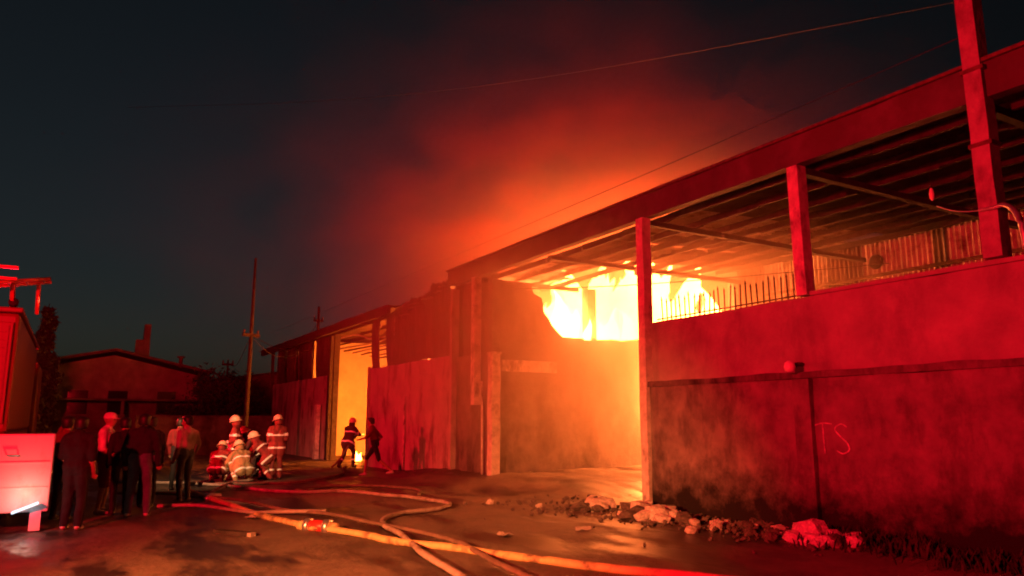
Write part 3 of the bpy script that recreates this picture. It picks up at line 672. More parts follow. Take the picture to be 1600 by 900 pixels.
for s in (-1, 1):
    g_ = MB().lathe([(0.08,-.045),(0.105,-.04),(0.105,.04),(0.08,.045)], (0,0,0), 16, mtx=Matrix.Translation((s*.17,0,0)) @ Matrix.Rotation(R(90),4,'Y')).build('ring', M_METAL, cpg, True)
    for a in (0.6, 2.7): MB().tube([(s*.17, math.cos(a)*.09, math.sin(a)*.09),(s*.17, math.cos(a)*.14, math.sin(a)*.14)], 0.016, 6).build('lug', M_METAL, g_)
    MB().tube([(s*.21,0,0),(s*.34,0,-.005)], [.075,.066], 12).build('ferrule', M_HOSE_Y, cpg, True)
hb = thing('hose_junction', 'dividing breeching where two hoses meet left of the crouching crew', 'coupling', (2.62,16.75,gz(2.62,16.75)+.05), 1.2)
MB().tube([(-.3,0,0),(0,0,.01),(.28,.14,0)], [.06,.075,.055], 10).tube([(0,0,.01),(.28,-.14,0)], [.07,.055], 10).build('body', M_METAL, hb, True)
st = thing('burnt_plank', 'short charred plank lying on the road left of the yellow hose', 'plank', (2.15, 11.55, gz(2.15,11.55)), R(-62))
part('board', rough_block((-.36,-.06,0.0),(.36,.06,.05),6,1,1,.012,140), M_CHAR, st)
part('split_end', rough_block((.361,-.05,0.0),(.45,.04,.045),2,1,1,.02,141), M_WALL, st)
# litter
for i, (x, y) in enumerate(((2.75,13.2),(5.4,9.4),(6.6,9.2),(3.0,13.6))):
    bm = bmesh.new(); bmesh.ops.create_grid(bm, x_segments=5, y_segments=5, size=.09)
    for v in bm.verts: v.co.z = .03+.05*mnoise.noise(v.co*14+Vector((i*5,0,0))); v.co.x *= 1.3
    me = bpy.data.meshes.new('litter'); bm.to_mesh(me); bm.free()
    o = link('paper_scrap', me, None, (x, y, gz(x,y)), (0,0,i*1.3)); me.materials.append(M_HOSE_P); solid(o, .003)
    tag(o, ('crumpled paper scrap by the hose junction','crumpled scrap right of the yellow hose near the frame bottom','crumpled scrap on the road below the rubble','crumpled scrap lying on the short grey hose')[i], 'litter')

# ------------------------------------------------------------------ fire engine at the left edge
tr = thing('fire_engine', 'red fire engine with a raised ladder, cut off by the left frame edge', 'truck', (-1.9, 13.25, 0))
def tb(name, a, b, m, par=tr, bev=0.02): return MB().box(a, b).build(name, m, par, bevel=bev)
body = tb('body', (-1.15, 0.15, 1.42), (1.12, 7.0, 3.2), M_REDPAINT, bev=.06)
tb('chassis', (-1.0, 0.2, .45), (1.1, 7.4, .95), M_RUBBER)
low = tb('lower_body', (-1.15, 0.2, .951), (1.10, 7.0, 1.417), M_REDPAINT)
tb('rear_locker', (0.72, -0.02, .28), (1.74, .62, 1.40), M_WHITEPAINT, bev=.02)
tb('rear_locker_door', (-1.1, 0.02, .60), (0.66, .10, 1.38), M_WHITEPAINT, bev=.012)
for z in (0.62, 0.98): MB().box((0.76,-0.034,z),(1.70,-0.022,z+.018)).build('door_rib', M_WHITEPAINT, tr)
MB().tube([(1.16,-.03,1.10),(1.16,-.075,1.10),(1.30,-.075,1.10),(1.30,-.03,1.10)], .012, 6).build('door_handle', M_METAL, tr)
tb('roof_rim', (-1.2, 0.10, 3.203), (1.15, 7.05, 3.28), M_REDPAINT)
tb('shutter_frame', (0.30, 0.10, 1.55), (1.05, .148, 3.05), M_REDPAINT, bev=.01)
for i in range(12): MB().box((0.36, .082, 1.60+i*.118), (1.0, .099, 1.70+i*.118)).build('shutter_slat', M_REDPAINT, tr)
step = MB().box((-.17,-.07,-.015),(.17,.07,.015), Matrix.Translation((1.46,-.18,.36)) @ Matrix.Rotation(R(-22),4,'Y')).build('marker_lamp', emit('cold white lamp', (.75,.85,1.0), 1.6), tr, bevel=.008)
ll = bpy.data.lights.new('marker_light', 'POINT'); ll.energy = 5; ll.color = (1.0, .62, .40); ll.shadow_soft_size = .05
llo = bpy.data.objects.new('marker_light', ll); COL.objects.link(llo); llo.location = (-.46, 12.88, .52)
MB().box((1.52,-.05,.02),(1.66,.06,.298)).build('step_leg', M_WHITEPAINT, tr)
tb('bumper', (-1.15, -.12, .45), (0.70, .018, .59), M_METAL)
for (x, y) in ((-.9,1.6),(.95,1.6),(-.9,5.6),(.95,5.6)):
    w_ = thing('wheel', None, None, (x, y, .5)); w_.parent = tr
    mt = Matrix.Rotation(R(90),4,'Y')
    MB().lathe([(.30,-.14),(.47,-.14),(.5,-.09),(.5,.09),(.47,.14),(.30,.14)], (0,0,0), 24, mtx=mt).build('tyre', M_RUBBER, w_, True)
    MB().lathe([(.05,-.10),(.29,-.13),(.29,.13),(.12,.15),(.05,.16)], (0,0,0), 20, mtx=mt).build('rim', M_METAL, w_, True)
cab = tb('cab', (-1.15, 7.05, .6), (1.2, 9.0, 2.9), M_REDPAINT, bev=.08)
MB().box((-1.0, 9.002, 1.7), (1.05, 9.02, 2.6)).build('windscreen', M_DARKGLASS, cab)
# ladder hanging out over the back towards the road
lad = thing('ladder', None, None, (0.0,0,0)); lad.parent = tr
def lp(t, s): return Vector((1.42-.05*t*3+s*.0, .1-t*1.0, 3.78))
for s in (0, .34):
    MB().tube([(1.45, .05+s, 3.75),(0.6, -.4+s, 3.52),(-0.4,-1.0+s,3.45),(-.8,-1.3+s,3.4)], .03, 6).build('rail', M_REDPLASTIC, lad, True)
for t in (0.1,.35,.6,.85): 
    p = Vector((1.45,.05,3.75)).lerp(Vector((0.6,-.4,3.52)), t); MB().tube([p, p+Vector((0,.34,0))], .018, 6).build('rung', M_METAL, lad)
MB().box((0.55,-.35,3.79),(1.05,-.31,3.83)).build('guard_bar', M_REDPLASTIC, lad)
MB().box((0.60,-.35,3.62),(1.05,-.31,3.66)).build('guard_bar', M_REDPLASTIC, lad)
MB().box((0.62,-.345,3.661),(0.66,-.315,3.789)).build('guard_post', M_REDPLASTIC, lad)
MB().tube([(0.98,.5,3.28),(0.98,.05,3.64)], .035, 6).build('ladder_bracket', M_REDPLASTIC, lad)
MB().tube([(1.3,.75,3.28),(1.3,.3,3.70)], .03, 6).build('ladder_bracket', M_REDPLASTIC, lad)
# unseen tripod mast added to carry the red beacon and warm floodlight
BX = (-5.0, 3.6, 3.45)
be = thing('added_lamp_mast', 'added tripod mast out of view, carrying red beacon and floodlight', 'lamp', (BX[0], BX[1], 0))
for k in range(3):
    a = k*2.094; MB().tube([(math.cos(a)*.7, math.sin(a)*.7, 0.02), (0, 0, 1.2)], .02, 6).build('leg', M_STEEL, be)
MB().tube([(0,0,.6),(0,0,3.22)], [.03,.022], 8).build('mast', M_STEEL, be, True)
MB().lathe([(.10,0),(.10,.05),(.06,.08)], (0,0,3.2), 14).build('beacon_base', M_RUBBER, be, True)
MB().lathe([(.09,0),(.09,.12),(.06,.17),(.01,.18)], (0,0,3.29), 14).build('beacon_lens', emit('red beacon lens', (1,.02,.03), 8), be, True)
bl = bpy.data.lights.new('beacon_light', 'POINT'); bl.energy = 10500; bl.color = (1.0, 0.004, 0.018); bl.shadow_soft_size = 0.12
bo = bpy.data.objects.new('beacon_light', bl); COL.objects.link(bo); bo.location = (BX[0], BX[1], 3.7)
# light bar across the cab roof
lb_ = MB().box((-.8,7.75,2.93),(.8,8.05,3.0)).build('light_bar', M_RUBBER, cab)
for x in (-.55, .55):
    MB().lathe([(.12,0),(.12,.12),(.08,.16),(.01,.17)], (x,7.9,3.003), 14).build('light_bar_lens', MATS['red beacon lens'], lb_, True)
b2 = bpy.data.lights.new('light_bar_light', 'POINT'); b2.energy = 4200; b2.color = bl.color; b2.shadow_soft_size = .10
b2o = bpy.data.objects.new('light_bar_light', b2); COL.objects.link(b2o); b2o.location = (-1.35, 21.15, 3.25)

# floodlight head clamped to the same added mast
MB().lathe([(.05,-.12),(.10,-.02),(.14,.06),(.14,.10)], (0,0,0), 14, mtx=Matrix.Translation((.2,.05,2.95)) @ Matrix.Rotation(R(105),4,'Y')).build('floodlight_housing', M_RUBBER, be, True)
sl = bpy.data.lights.new('floodlight', 'SPOT'); sl.energy = 9500; sl.color = (1.0, 0.38, 0.08); sl.shadow_soft_size = 0.07; sl.spot_size = R(44); sl.spot_blend = 1.0
so = bpy.data.objects.new('floodlight', sl); COL.objects.link(so); so.location = (BX[0]+.35, BX[1]+.1, 2.95)
so.rotation_euler = (Vector((3.3, 9.4, 0))-so.location).to_track_quat('-Z', 'Y').to_euler()

# scene light on the engine's roof corner, turned on the crew
MB().lathe([(.03,-.08),(.06,-.02),(.07,.04),(.07,.06)], (0,0,0), 14, mtx=Matrix.Translation((1.0,.35,3.36)) @ Matrix.Rotation(R(60),4,'X')).build('scene_light_housing', M_RUBBER, tr, True)
s2 = bpy.data.lights.new('scene_light', 'SPOT'); s2.energy = 4600; s2.color = (1.0, 0.44, 0.18); s2.shadow_soft_size = 0.06; s2.spot_size = R(29); s2.spot_blend = 1.0
s2o = bpy.data.objects.new('scene_light', s2); COL.objects.link(s2o); s2o.location = (-.62, 13.5, 3.5)
s2o.rotation_euler = (Vector((4.0, 22.6, .4))-s2o.location).to_track_quat('-Z', 'Y').to_euler()

# ------------------------------------------------------------------ people
def seg_d(p, a, b, ra, rb):
    ab = b-a; t = max(0, min(1, (p-a).dot(ab)/max(1e-9, ab.length_squared)))
    return (p-(a+ab*t)).length-(ra+(rb-ra)*t)
def person(label, loc, heading, J, fit, height=1.68, hat=None, group=None, seed=0, bands=(), hair=True, skirt=False, tool=None):
    """J: joint overrides in a 1.70 m frame, x right, y forward, z up. One continuous body by voxel union."""
    k = height/1.70
    D = dict(pel=(0,0,.94), waist=(0,.01,1.08), chest=(0,.0,1.27), neck=(0,-.01,1.43), head=(0,.03,1.585),
             shR=(.185,-.01,1.38), shL=(-.185,-.01,1.38), elR=(.235,-.04,1.10), elL=(-.235,-.04,1.10),
             wrR=(.225,.07,.86), wrL=(-.225,.07,.86), hiR=(.09,0,.90), hiL=(-.09,0,.90), knR=(.10,.03,.49), knL=(-.10,.03,.49),
             anR=(.105,-.02,.085), anL=(-.105,-.02,.085))
    D.update(J); D = {a: Vector(b)*k for a, b in D.items()}
    bulk = fit.get('bulk', 1.0)
    prims = []   # (kind,a,b,ra,rb,material slot)
    def cap(a, b, ra, rb, m): prims.append((Vector(a), Vector(b), ra*k, rb*k, m))
    SH, PA, SK, SHOE, SL = 'top', 'legs', 'skin', 'shoe', 'sleeve'
    up = (D['neck']-D['pel']).normalized(); side = (D['shR']-D['shL']).normalized(); fwd = up.cross(side).normalized()*1
    if fwd.dot((D['chest']-D['pel']).cross(side)*1) < 0: fwd = -fwd
    fwd = side.cross(up)*-1
    s = side*k; b_ = bulk
    for q in (-1, 1):
        cap(D['pel']+s*.065*q, D['waist']+s*.055*q, .115*b_, .105*b_, SH if fit.get('long') else PA)
        cap(D['waist']+s*.05*q, D['chest']+s*.085*q, .110*b_, .118*b_, SH)
        cap(D['chest']+s*.08*q, D['neck']*.35+(D['shR'] if q > 0 else D['shL'])*.65, .115*b_, .075*b_, SH)
    cap(D['waist'], D['neck'], .115*b_, .085*b_, SH)
    if fit.get('long'):
        for q in ('R','L'): cap(D['hi'+q], D['hi'+q].lerp(D['kn'+q], .32), .125*b_, .120*b_, SH)
    cap(D['neck'], D['head']-Vector((0,.01,.05))*k, .062, .055, SK)
    # head: skull, face, jaw, nose, ears
    hd = D['head']; hf = Vector(J.get('look', (0,1,0))).normalized(); hs = hf.cross(Vector((0,0,1))).normalized(); hu = hs.cross(hf)
    cap(hd-hf*.025*k+hu*.035*k, hd+hf*.015*k+hu*.035*k, .086, .080, SK)
    cap(hd+hf*.025*k-hu*.005*k, hd+hf*.035*k-hu*.062*k, .066, .045, SK)
    cap(hd+hf*.088*k+hu*.012*k, hd+hf*.104*k-hu*.022*k, .010, .016, SK)
    for q in (-1, 1): cap(hd+hs*.084*k*q+hu*.02*k, hd+hs*.086*k*q-hu*.02*k, .018, .013, SK)
    sl_bare = fit.get('short', False); lg_bare = fit.get('shorts', False)
    for q in ('R','L'):
        S, E_, Wr = D['sh'+q], D['el'+q], D['wr'+q]
        cap(S, E_, .068*b_, .052*b_, SH)
        cap(E_, Wr, .047*(1 if sl_bare else b_), .034*(1 if sl_bare else b_*1.1), SK if sl_bare else SH)
        # hand: palm, four unequal fingers bent at the knuckles, thumb from the side of the palm
        d = (Wr-E_).normalized(); pn = d.cross(Vector((1,0,0)) if abs(d.x) < .8 else Vector((0,1,0))).normalized(); wd = d.cross(pn).normalized()
        g_ = SK if not fit.get('gloves') else 'glove'
        curl = J.get('curl'+q, .45)
        inward = Vector((-1 if q == 'R' else 1, .25, 0)); 
        if pn.dot(inward) < 0: pn = -pn
        c0 = Wr+d*.02*k; c1 = Wr+d*.082*k
        for w_ in (-.026, 0, .026): cap(c0+wd*w_*.7*k, c1+wd*w_*k, .017, .015, g_)
        for i, (w_, ln) in enumerate(((-.033,.058),(-.011,.070),(.012,.066),(.034,.052))):
            a = c1+wd*w_*k; m1 = a+(d*math.cos(curl)+pn*math.sin(curl))*ln*.55*k
            m2 = m1+(d*math.cos(curl*2.1)+pn*math.sin(curl*2.1))*ln*.6*k
            cap(a, m1, .0095, .009, g_); cap(m1, m2, .009, .0075, g_)
        tsd = wd if wd.y > 0 else -wd
        t0 = Wr+d*.03*k+tsd*.025*k; t1 = t0+(d*.6+tsd*.7+pn*.3).normalized()*.04*k; t2 = t1+(d*.9+tsd*.15+pn*.4).normalized()*.035*k
        cap(t0, t1, .012, .011, g_); cap(t1, t2, .0105, .009, g_)
        H_, K_, A_ = D['hi'+q], D['kn'+q], D['an'+q]
        cap(H_, K_, .088*b_, .060*b_, PA)
        lm_ = K_.lerp(A_, .35)
        if lg_bare:
            cap(K_, lm_, .054, .052, SK); cap(lm_, A_, .052, .036, SK)
        else:
            cap(K_, lm_, .060*b_, .060*b_, PA); cap(lm_, A_, .060*b_, .050*b_, PA)
        tf = Vector(J.get('toe'+q, (.02 if q == 'R' else -.02, 1, 0))).normalized()
        cap(A_-tf*.03*k-Vector((0,0,.04))*k, A_+tf*.08*k-Vector((0,0,.045))*k, .042, .040, SHOE); cap(A_+tf*.08*k-Vector((0,0,.045))*k, A_+tf*.155*k-Vector((0,0,.055))*k, .042, .032, SHOE)
        cap(A_, A_-Vector((0,0,.04))*k, .045, .045, SHOE)
    if skirt:
        for t in range(7):
            f0 = t/6
            for a in range(10):
                an = a*.628; rd = .10+.11*f0
                c = D['pel'].lerp(Vector((0,0,.16))*k, f0); cap(c+Vector((math.cos(an)*rd*1.1, math.sin(an)*rd, 0))*k, c+Vector((math.cos(an)*(rd+.015)*1.1, math.sin(an)*(rd+.015), -.13))*k, .05, .05, PA)
    # ---- raw capsules
    V, Fc = [], []
    for a, b2, ra, rb2, m in prims:
        ax = b2-a; L = ax.length
        t = ax.normalized() if L > 1e-6 else Vector((0,0,1)); sx = t.orthogonal().normalized(); sy = t.cross(sx); o = len(V); N = 10
        rings = [(-.92,.39),(-.6,.8),(0,1)]; rows = []
        for z_, r_ in rings: rows.append((a+t*z_*ra, r_*ra))
        for z_, r_ in reversed(rings): rows.append((b2-t*z_*rb2, r_*rb2))
        for c, r_ in rows:
            for i in range(N): an = 2*math.pi*i/N; V.append(tuple(c+sx*math.cos(an)*r_+sy*math.sin(an)*r_))
        for i in range(len(rows)-1):
            for j in range(N): p, q_ = o+i*N+j, o+i*N+(j+1) % N; Fc.append((p, q_, q_+N, p+N))
        Fc.append(tuple(o+j for j in range(N))[::-1]); Fc.append(tuple(o+(len(rows)-1)*N+j for j in range(N)))
    me = bpy.data.meshes.new('raw'); me.from_pydata(V, [], Fc)
    tmp = bpy.data.objects.new('raw', me); COL.objects.link(tmp)
    rm = tmp.modifiers.new('r', 'REMESH'); rm.mode = 'VOXEL'; rm.voxel_size = .0165
    smo = tmp.modifiers.new('s', 'SMOOTH'); smo.factor = .5; smo.iterations = 2
    dg = bpy.context.evaluated_depsgraph_get(); body_me = bpy.data.meshes.new_from_object(tmp.evaluated_get(dg))
    bpy.data.objects.remove(tmp); bpy.data.meshes.remove(me)
    body_me.name = 'body'
    # cloth folds: shallow noise on clothed verts; material by the nearest limb
    slots = ['top','legs','skin','shoe','glove']
    body_me.materials.clear()
    for s_ in slots: body_me.materials.append(fit.get(s_, M_SKIN))
    PV = [(a, b2, ra, rb2, slots.index(m)) for a, b2, ra, rb2, m in prims]
    co = np.empty(len(body_me.vertices)*3, np.float32); body_me.vertices.foreach_get('co', co); co = co.reshape(-1, 3)
    bd = np.full(len(co), 1e9, np.float32); vm = np.zeros(len(co), int)
    for a, b2, ra, rb2, si in PV:
        A_, AB = np.array(a, np.float32), np.array(b2-a, np.float32)
        t_ = np.clip((co-A_) @ AB/max(1e-9, float(AB @ AB)), 0, 1)
        d_ = np.linalg.norm(co-A_-t_[:, None]*AB, axis=1)-(ra+(rb2-ra)*t_)
        w_ = d_ < bd; bd[w_] = d_[w_]; vm[w_] = si
    vm = vm.tolist()
    nrm = [v.normal.copy() for v in body_me.vertices]; cos = [v.co.copy() for v in body_me.vertices]
    for i_, c_ in enumerate(cos):
        if vm[i_] < 2:
            cos[i_] = c_+nrm[i_]*(.012*mnoise.noise(c_*9+Vector((seed,0,0)))+.006*mnoise.noise(Vector((c_.x*24,c_.y*24,c_.z*9+seed))))*k
    body_me.vertices.foreach_set('co', [q for c_ in cos for q in c_]); body_me.update()
    mi = []
    for p in body_me.polygons:
        vs_ = [vm[i] for i in p.vertices]; mi.append(max(set(vs_), key=vs_.count))
    body_me.polygons.foreach_set('material_index', mi); body_me.polygons.foreach_set('use_smooth', [True]*len(mi))
    root = thing('person', label, 'person', loc, heading, group)
    link('body', body_me, root)
    # ---- reflective bands cut from the body surface so they lie on the cloth
    for (ja, jb, t, hw, rmax) in bands:
        A, B = D[ja], D[jb]; c = A.lerp(B, t); ax = (B-A).normalized()
        bm = bmesh.new(); bm.from_mesh(body_me)
        far = [f for f in bm.faces if (f.calc_center_median()-c).length > rmax*k or abs((f.calc_center_median()-c).dot(ax)) > hw+.05]
        bmesh.ops.delete(bm, geom=far, context='FACES')
        for sg in (1, -1):
            bmesh.ops.bisect_plane(bm, geom=bm.verts[:]+bm.edges[:]+bm.faces[:], plane_co=c+ax*hw*sg, plane_no=ax*sg, clear_outer=True)
        if len(bm.faces) < 4: bm.free(); continue
        for v in bm.verts: v.co += v.normal*.007
        bmm = bpy.data.meshes.new('reflective_band'); bm.to_mesh(bmm); bm.free()
        bmm.materials.clear(); bmm.materials.append(M_REFLECT)
        bmm.polygons.foreach_set('material_index', [0]*len(bmm.polygons))
        link('reflective_band', bmm, root)
    # ---- face, hair or hat
    for q in (-1, 1):
        MB().lathe([(.002,-.011),(.009,-.007),(.012,0),(.009,.007),(.002,.011)], tuple(hd+hf*.079*k+hs*.032*k*q+hu*.02*k), 8).build('eye', M_EYE, root, True)
        MB().tube([hd+hf*.088*k+hs*.018*k*q+hu*.042*k, hd+hf*.082*k+hs*.045*k*q+hu*.043*k], .005, 5).build('eyebrow', M_HAIR, root)
    MB().tube([hd+hf*.080*k-hs*.022*k-hu*.055*k, hd+hf*.086*k-hu*.057*k, hd+hf*.080*k+hs*.022*k-hu*.055*k], .006, 5).build('mouth', M_LIP, root, True)
    F4 = Matrix((( *hs, ), ( *hf, ), ( *hu, ))).transposed().to_4x4(); F4.translation = hd
    def shell(name, prof, m, brim=None, back=1.0, off=(0,0,0), n=18, lift=0):
        m_ = MB(); o = len(m_.v)
        for r_, z_ in prof:
            for i in range(n):
                a = 2*math.pi*i/n; x = math.cos(a)*r_*.92; y = math.sin(a)*r_
                if y < 0: y *= back
                p = Vector((x+off[0], y+off[1], z_+off[2]+lift*max(0, math.sin(a)+.25)*max(0, 1-z_/.13)))*k
                m_.v.append(tuple(F4 @ p))
        for i in range(len(prof)-1):
            for j in range(n): a, b2 = i*n+j, i*n+(j+1) % n; m_.f.append((a, b2, b2+n, a+n))
        m_.f.append(tuple((len(prof)-1)*n+j for j in range(n)))
        ob = m_.build(name, m, root, True); solid(ob, .006); return ob
    if hat == 'fire':
        hm = fit.get('helmet')
        h_ = shell('helmet', [(.160,.015),(.155,.03),(.118,.042),(.120,.08),(.108,.13),(.075,.165),(.035,.182),(.006,.186)], hm, back=1.22, off=(0,-.005,.01))
        MB().tube([tuple(F4 @ (Vector((0, .10*math.cos(a)-.01, .075+.125*math.sin(a)))*k)) for a in [i*math.pi/8 for i in range(9)]], .012, 6).build('helmet_comb', hm, h_, True)
        MB().box((-.035,.112,.06),(.035,.128,.125), F4).build('helmet_badge', M_METAL, h_)
        shell('neck_flap', [(.10,-.11),(.105,-.04),(.10,.03)], fit.get('top'), back=1.1, off=(0,-.03,0), n=14)
    elif hat == 'cap':
        c_ = shell('cap', [(.104,.035),(.107,.06),(.10,.10),(.07,.135),(.02,.146)], fit.get('hatmat'), off=(0,-.005,0))
        MB().add([F4 @ (Vector(p)*k) for p in ((-.075,.075,.042),(-.04,.165,.03),(.04,.165,.03),(.075,.075,.042),(-.075,.07,.054),(-.04,.165,.040),(.04,.165,.040),(.075,.07,.054))],
                 [(0,1,2,3),(7,6,5,4),(0,4,5,1),(1,5,6,2),(2,6,7,3),(3,7,4,0)]).build('cap_peak', fit.get('hatmat'), c_)
    else:
        r_ = random.Random(seed)
        hr = shell('hair', [(.090,-.045),(.099,-.02),(.103,.03),(.103,.075),(.092,.112),(.06,.136),(.01,.146)], M_HAIR, off=(0,-.014,0), lift=.085)
        if hair == 'long': shell('hair_back', [(.085,-.30),(.10,-.2),(.104,-.08),(.10,.05)], M_HAIR, off=(0,-.045,0))
    return root

def cloth(name, col, rough=.9): return mat(name, col, rough, var=.25, scale=7, bump=.25, bscale=60)
C_RED = cloth('maroon turnout cloth', (.20,.035,.035)); C_TAN = cloth('tan turnout cloth', (.34,.23,.12)); C_DARKT = cloth('dark turnout cloth', (.07,.035,.035))
C_BLACK = cloth('black cotton', (.012,.012,.014)); C_NAVY = cloth('navy jacket', (.014,.014,.020)); C_JEANS = cloth('blue denim', (.07,.09,.13)); C_PALE = cloth('pale shirt', (.55,.46,.44))
C_GREY = cloth('grey shirt', (.30,.24,.24)); C_SHOE = cloth('pale shoe', (.45,.42,.40), .6); C_BOOT = cloth('rubber boot', (.03,.028,.028), .5); C_DSHIRT = cloth('dark red shirt', (.12,.015,.02))
C_GLOVE = cloth('work glove', (.12,.09,.07)); M_HELM = mat('cream helmet', (.72,.62,.42), .35, var=.08, spec=.5); M_HELMD = mat('dark red helmet', (.22,.05,.04), .35, var=.1, spec=.5)
def turnout(top, legs=None, helm=M_HELM): return dict(top=top, legs=legs or top, shoe=C_BOOT, glove=C_GLOVE, gloves=True, bulk=1.22, long=True, helmet=helm)
BANDS = (('waist','chest',.75,.022,.30),('pel','waist',-.55,.024,.33),('elR','wrR',.62,.022,.13),('elL','wrL',.62,.022,.13),('knR','anR',.55,.024,.13),('knL','anL',.55,.024,.13),('shR','elR',.5,.02,.12),('shL','elL',.5,.02,.12))
BF = (('pel','waist',-.25,.026,.33),('waist','chest',.8,.022,.32),('elR','wrR',.62,.024,.13),('elL','wrL',.62,.024,.13),('knR','anR',.6,.024,.13),('knL','anL',.6,.024,.13))
KNEEL = dict(pel=(0,-.05,.46), waist=(0,.02,.58), chest=(0,.11,.75), neck=(0,.18,.90), head=(0,.25,1.03), shR=(.185,.15,.86), shL=(-.185,.15,.86),
             elR=(.25,.28,.62), elL=(-.25,.28,.62), wrR=(.16,.45,.42), wrL=(-.16,.45,.42), hiR=(.10,-.05,.43), hiL=(-.10,-.05,.43),
             knR=(.16,.36,.47), knL=(-.14,.22,.09), anR=(.15,.22,.085), anL=(-.13,-.22,.09), look=(0,1,-.35), toeL=(0,-.6,-1) )
SQUAT = dict(pel=(0,-.12,.36), waist=(0,-.02,.48), chest=(0,.10,.64), neck=(0,.19,.78), head=(0,.27,.90), shR=(.19,.15,.74), shL=(-.19,.15,.74),
             elR=(.28,.30,.52), elL=(-.28,.30,.52), wrR=(.18,.46,.34), wrL=(-.18,.46,.34), hiR=(.10,-.12,.34), hiL=(-.10,-.12,.34),
             knR=(.19,.26,.50), knL=(-.19,.26,.50), anR=(.16,.0,.085), anL=(-.16,.0,.085), look=(0,1,-.45))
LEAN = dict(pel=(0,-.12,.86), waist=(0,0,.98), chest=(0,.16,1.10), neck=(0,.29,1.18), head=(0,.39,1.26), shR=(.19,.24,1.13), shL=(-.19,.24,1.13), elR=(.24,.36,.88), elL=(-.24,.36,.88),
            wrR=(.15,.50,.68), wrL=(-.15,.50,.68), hiR=(.09,-.12,.83), hiL=(-.09,-.12,.83), knR=(.12,.05,.46), knL=(-.12,.0,.46), look=(0,1,-.4))
LOW = dict(pel=(0,-.10,.62), waist=(0,.02,.75), chest=(0,.16,.90), neck=(0,.27,1.01), head=(0,.36,1.11), shR=(.19,.22,.95), shL=(-.19,.22,.95), elR=(.26,.36,.72), elL=(-.26,.36,.72),
           wrR=(.15,.52,.55), wrL=(-.15,.52,.55), hiR=(.10,-.10,.59), hiL=(-.10,-.10,.59), knR=(.18,.22,.42), knL=(-.18,.10,.40), anR=(.16,.08,.085), anL=(-.18,-.22,.085), look=(0,1,-.3))
def H(deg): return R(deg)       # 0 faces down the street, +90 faces left
def onG(x, y, dz=0): return (x, y, gz(x,y)+dz)
G1 = 'firefighters crouched round the hose'
person('standing firefighter at the back left of the crouching crew', onG(3.99,21.9), H(70), dict(wrR=(.16,.28,1.02), wrL=(-.12,.26,1.0), look=(.3,1,-.2)), turnout(C_RED), 1.66, 'fire', G1, 1, BANDS)
person('squatting firefighter with cream helmet, leftmost of the crew', onG(3.5,21.3), H(-25), SQUAT, turnout(C_RED, C_TAN), 1.66, 'fire', G1, 2, BF)
person('squatting firefighter in a tan coat nearest the camera, seen from behind', onG(3.98,20.6), H(15), SQUAT, turnout(C_TAN), 1.72, 'fire', G1, 3, BF)
person('firefighter with cream helmet bending low behind the leftmost squatting one', onG(3.86,22.3), H(-60), LOW, turnout(C_RED), 1.66, 'fire', G1, 4, BF)
person('firefighter in a dark helmet bending in the middle of the crew', onG(4.72,22.6), H(100), LEAN, turnout(C_DARKT, helm=M_HELMD), 1.66, 'fire', G1, 5, BF)
person('firefighter with cream helmet stooping in front of the upright one', onG(4.75,21.5), H(60), LOW, turnout(C_RED), 1.70, 'fire', G1, 6, BF)
person('upright firefighter at the right of the crew with bright striped coat', onG(5.0,21.35), H(-5), dict(wrR=(.20,.22,1.0), wrL=(-.20,.22,1.0), look=(-.3,1,-.3)), turnout(C_RED), 1.68, 'fire', G1, 7, BANDS)
person('firefighter aiming a nozzle in the glowing hall doorway', onG(8.45,25.6), H(-55), dict(LEAN, pel=(0,-.08,.92), chest=(0,.06,1.22), waist=(0,0,1.05), neck=(0,.12,1.36), head=(0,.18,1.50), shR=(.18,.08,1.31), shL=(-.18,.08,1.31), elR=(.22,.28,1.10), elL=(-.20,.30,1.10), wrR=(.06,.52,1.08), wrL=(-.04,.56,1.10), hiR=(.09,-.08,.88), hiL=(-.09,-.08,.88), knR=(.12,.14,.48), knL=(-.12,-.08,.47), anR=(.12,.12,.085), anL=(-.14,-.34,.085), look=(0,1,0)), turnout(C_DARKT), 1.70, 'fire', None, 8, BANDS)
nz_ = thing('hose_nozzle', 'hose and nozzle held by the firefighter in the doorway', 'nozzle', onG(8.45,25.6), H(-55))
MB().tube([(0,.50,1.09),(0,.72,1.10),(0,.86,1.11)], [.035,.03,.024], 10).build('nozzle', M_METAL, nz_, True)
MB().tube(catmull([(0,.50,1.09),(.04,.30,1.02),(.10,-.05,.82),(.06,-.5,.35),(0,-.9,.05)],6), .036, 8).build('hose_end', M_HOSE_D, nz_, True)
person('bareheaded man striding past the pale hall wall', onG(7.72,21.0), H(62), dict(waist=(0,.03,1.08), chest=(0,.08,1.26), neck=(0,.11,1.42), head=(0,.16,1.57), shR=(.18,.08,1.37), shL=(-.18,.08,1.37), elR=(.24,-.14,1.14), wrR=(.22,.02,.95), elL=(-.24,.22,1.14), wrL=(-.18,.42,1.08),
       knR=(.10,.26,.52), anR=(.10,.30,.10), knL=(-.10,-.14,.48), anL=(-.10,-.52,.16)), dict(top=C_DSHIRT, legs=C_BLACK, shoe=C_SHOE, short=True, shorts=True), 1.66, None, None, 9)
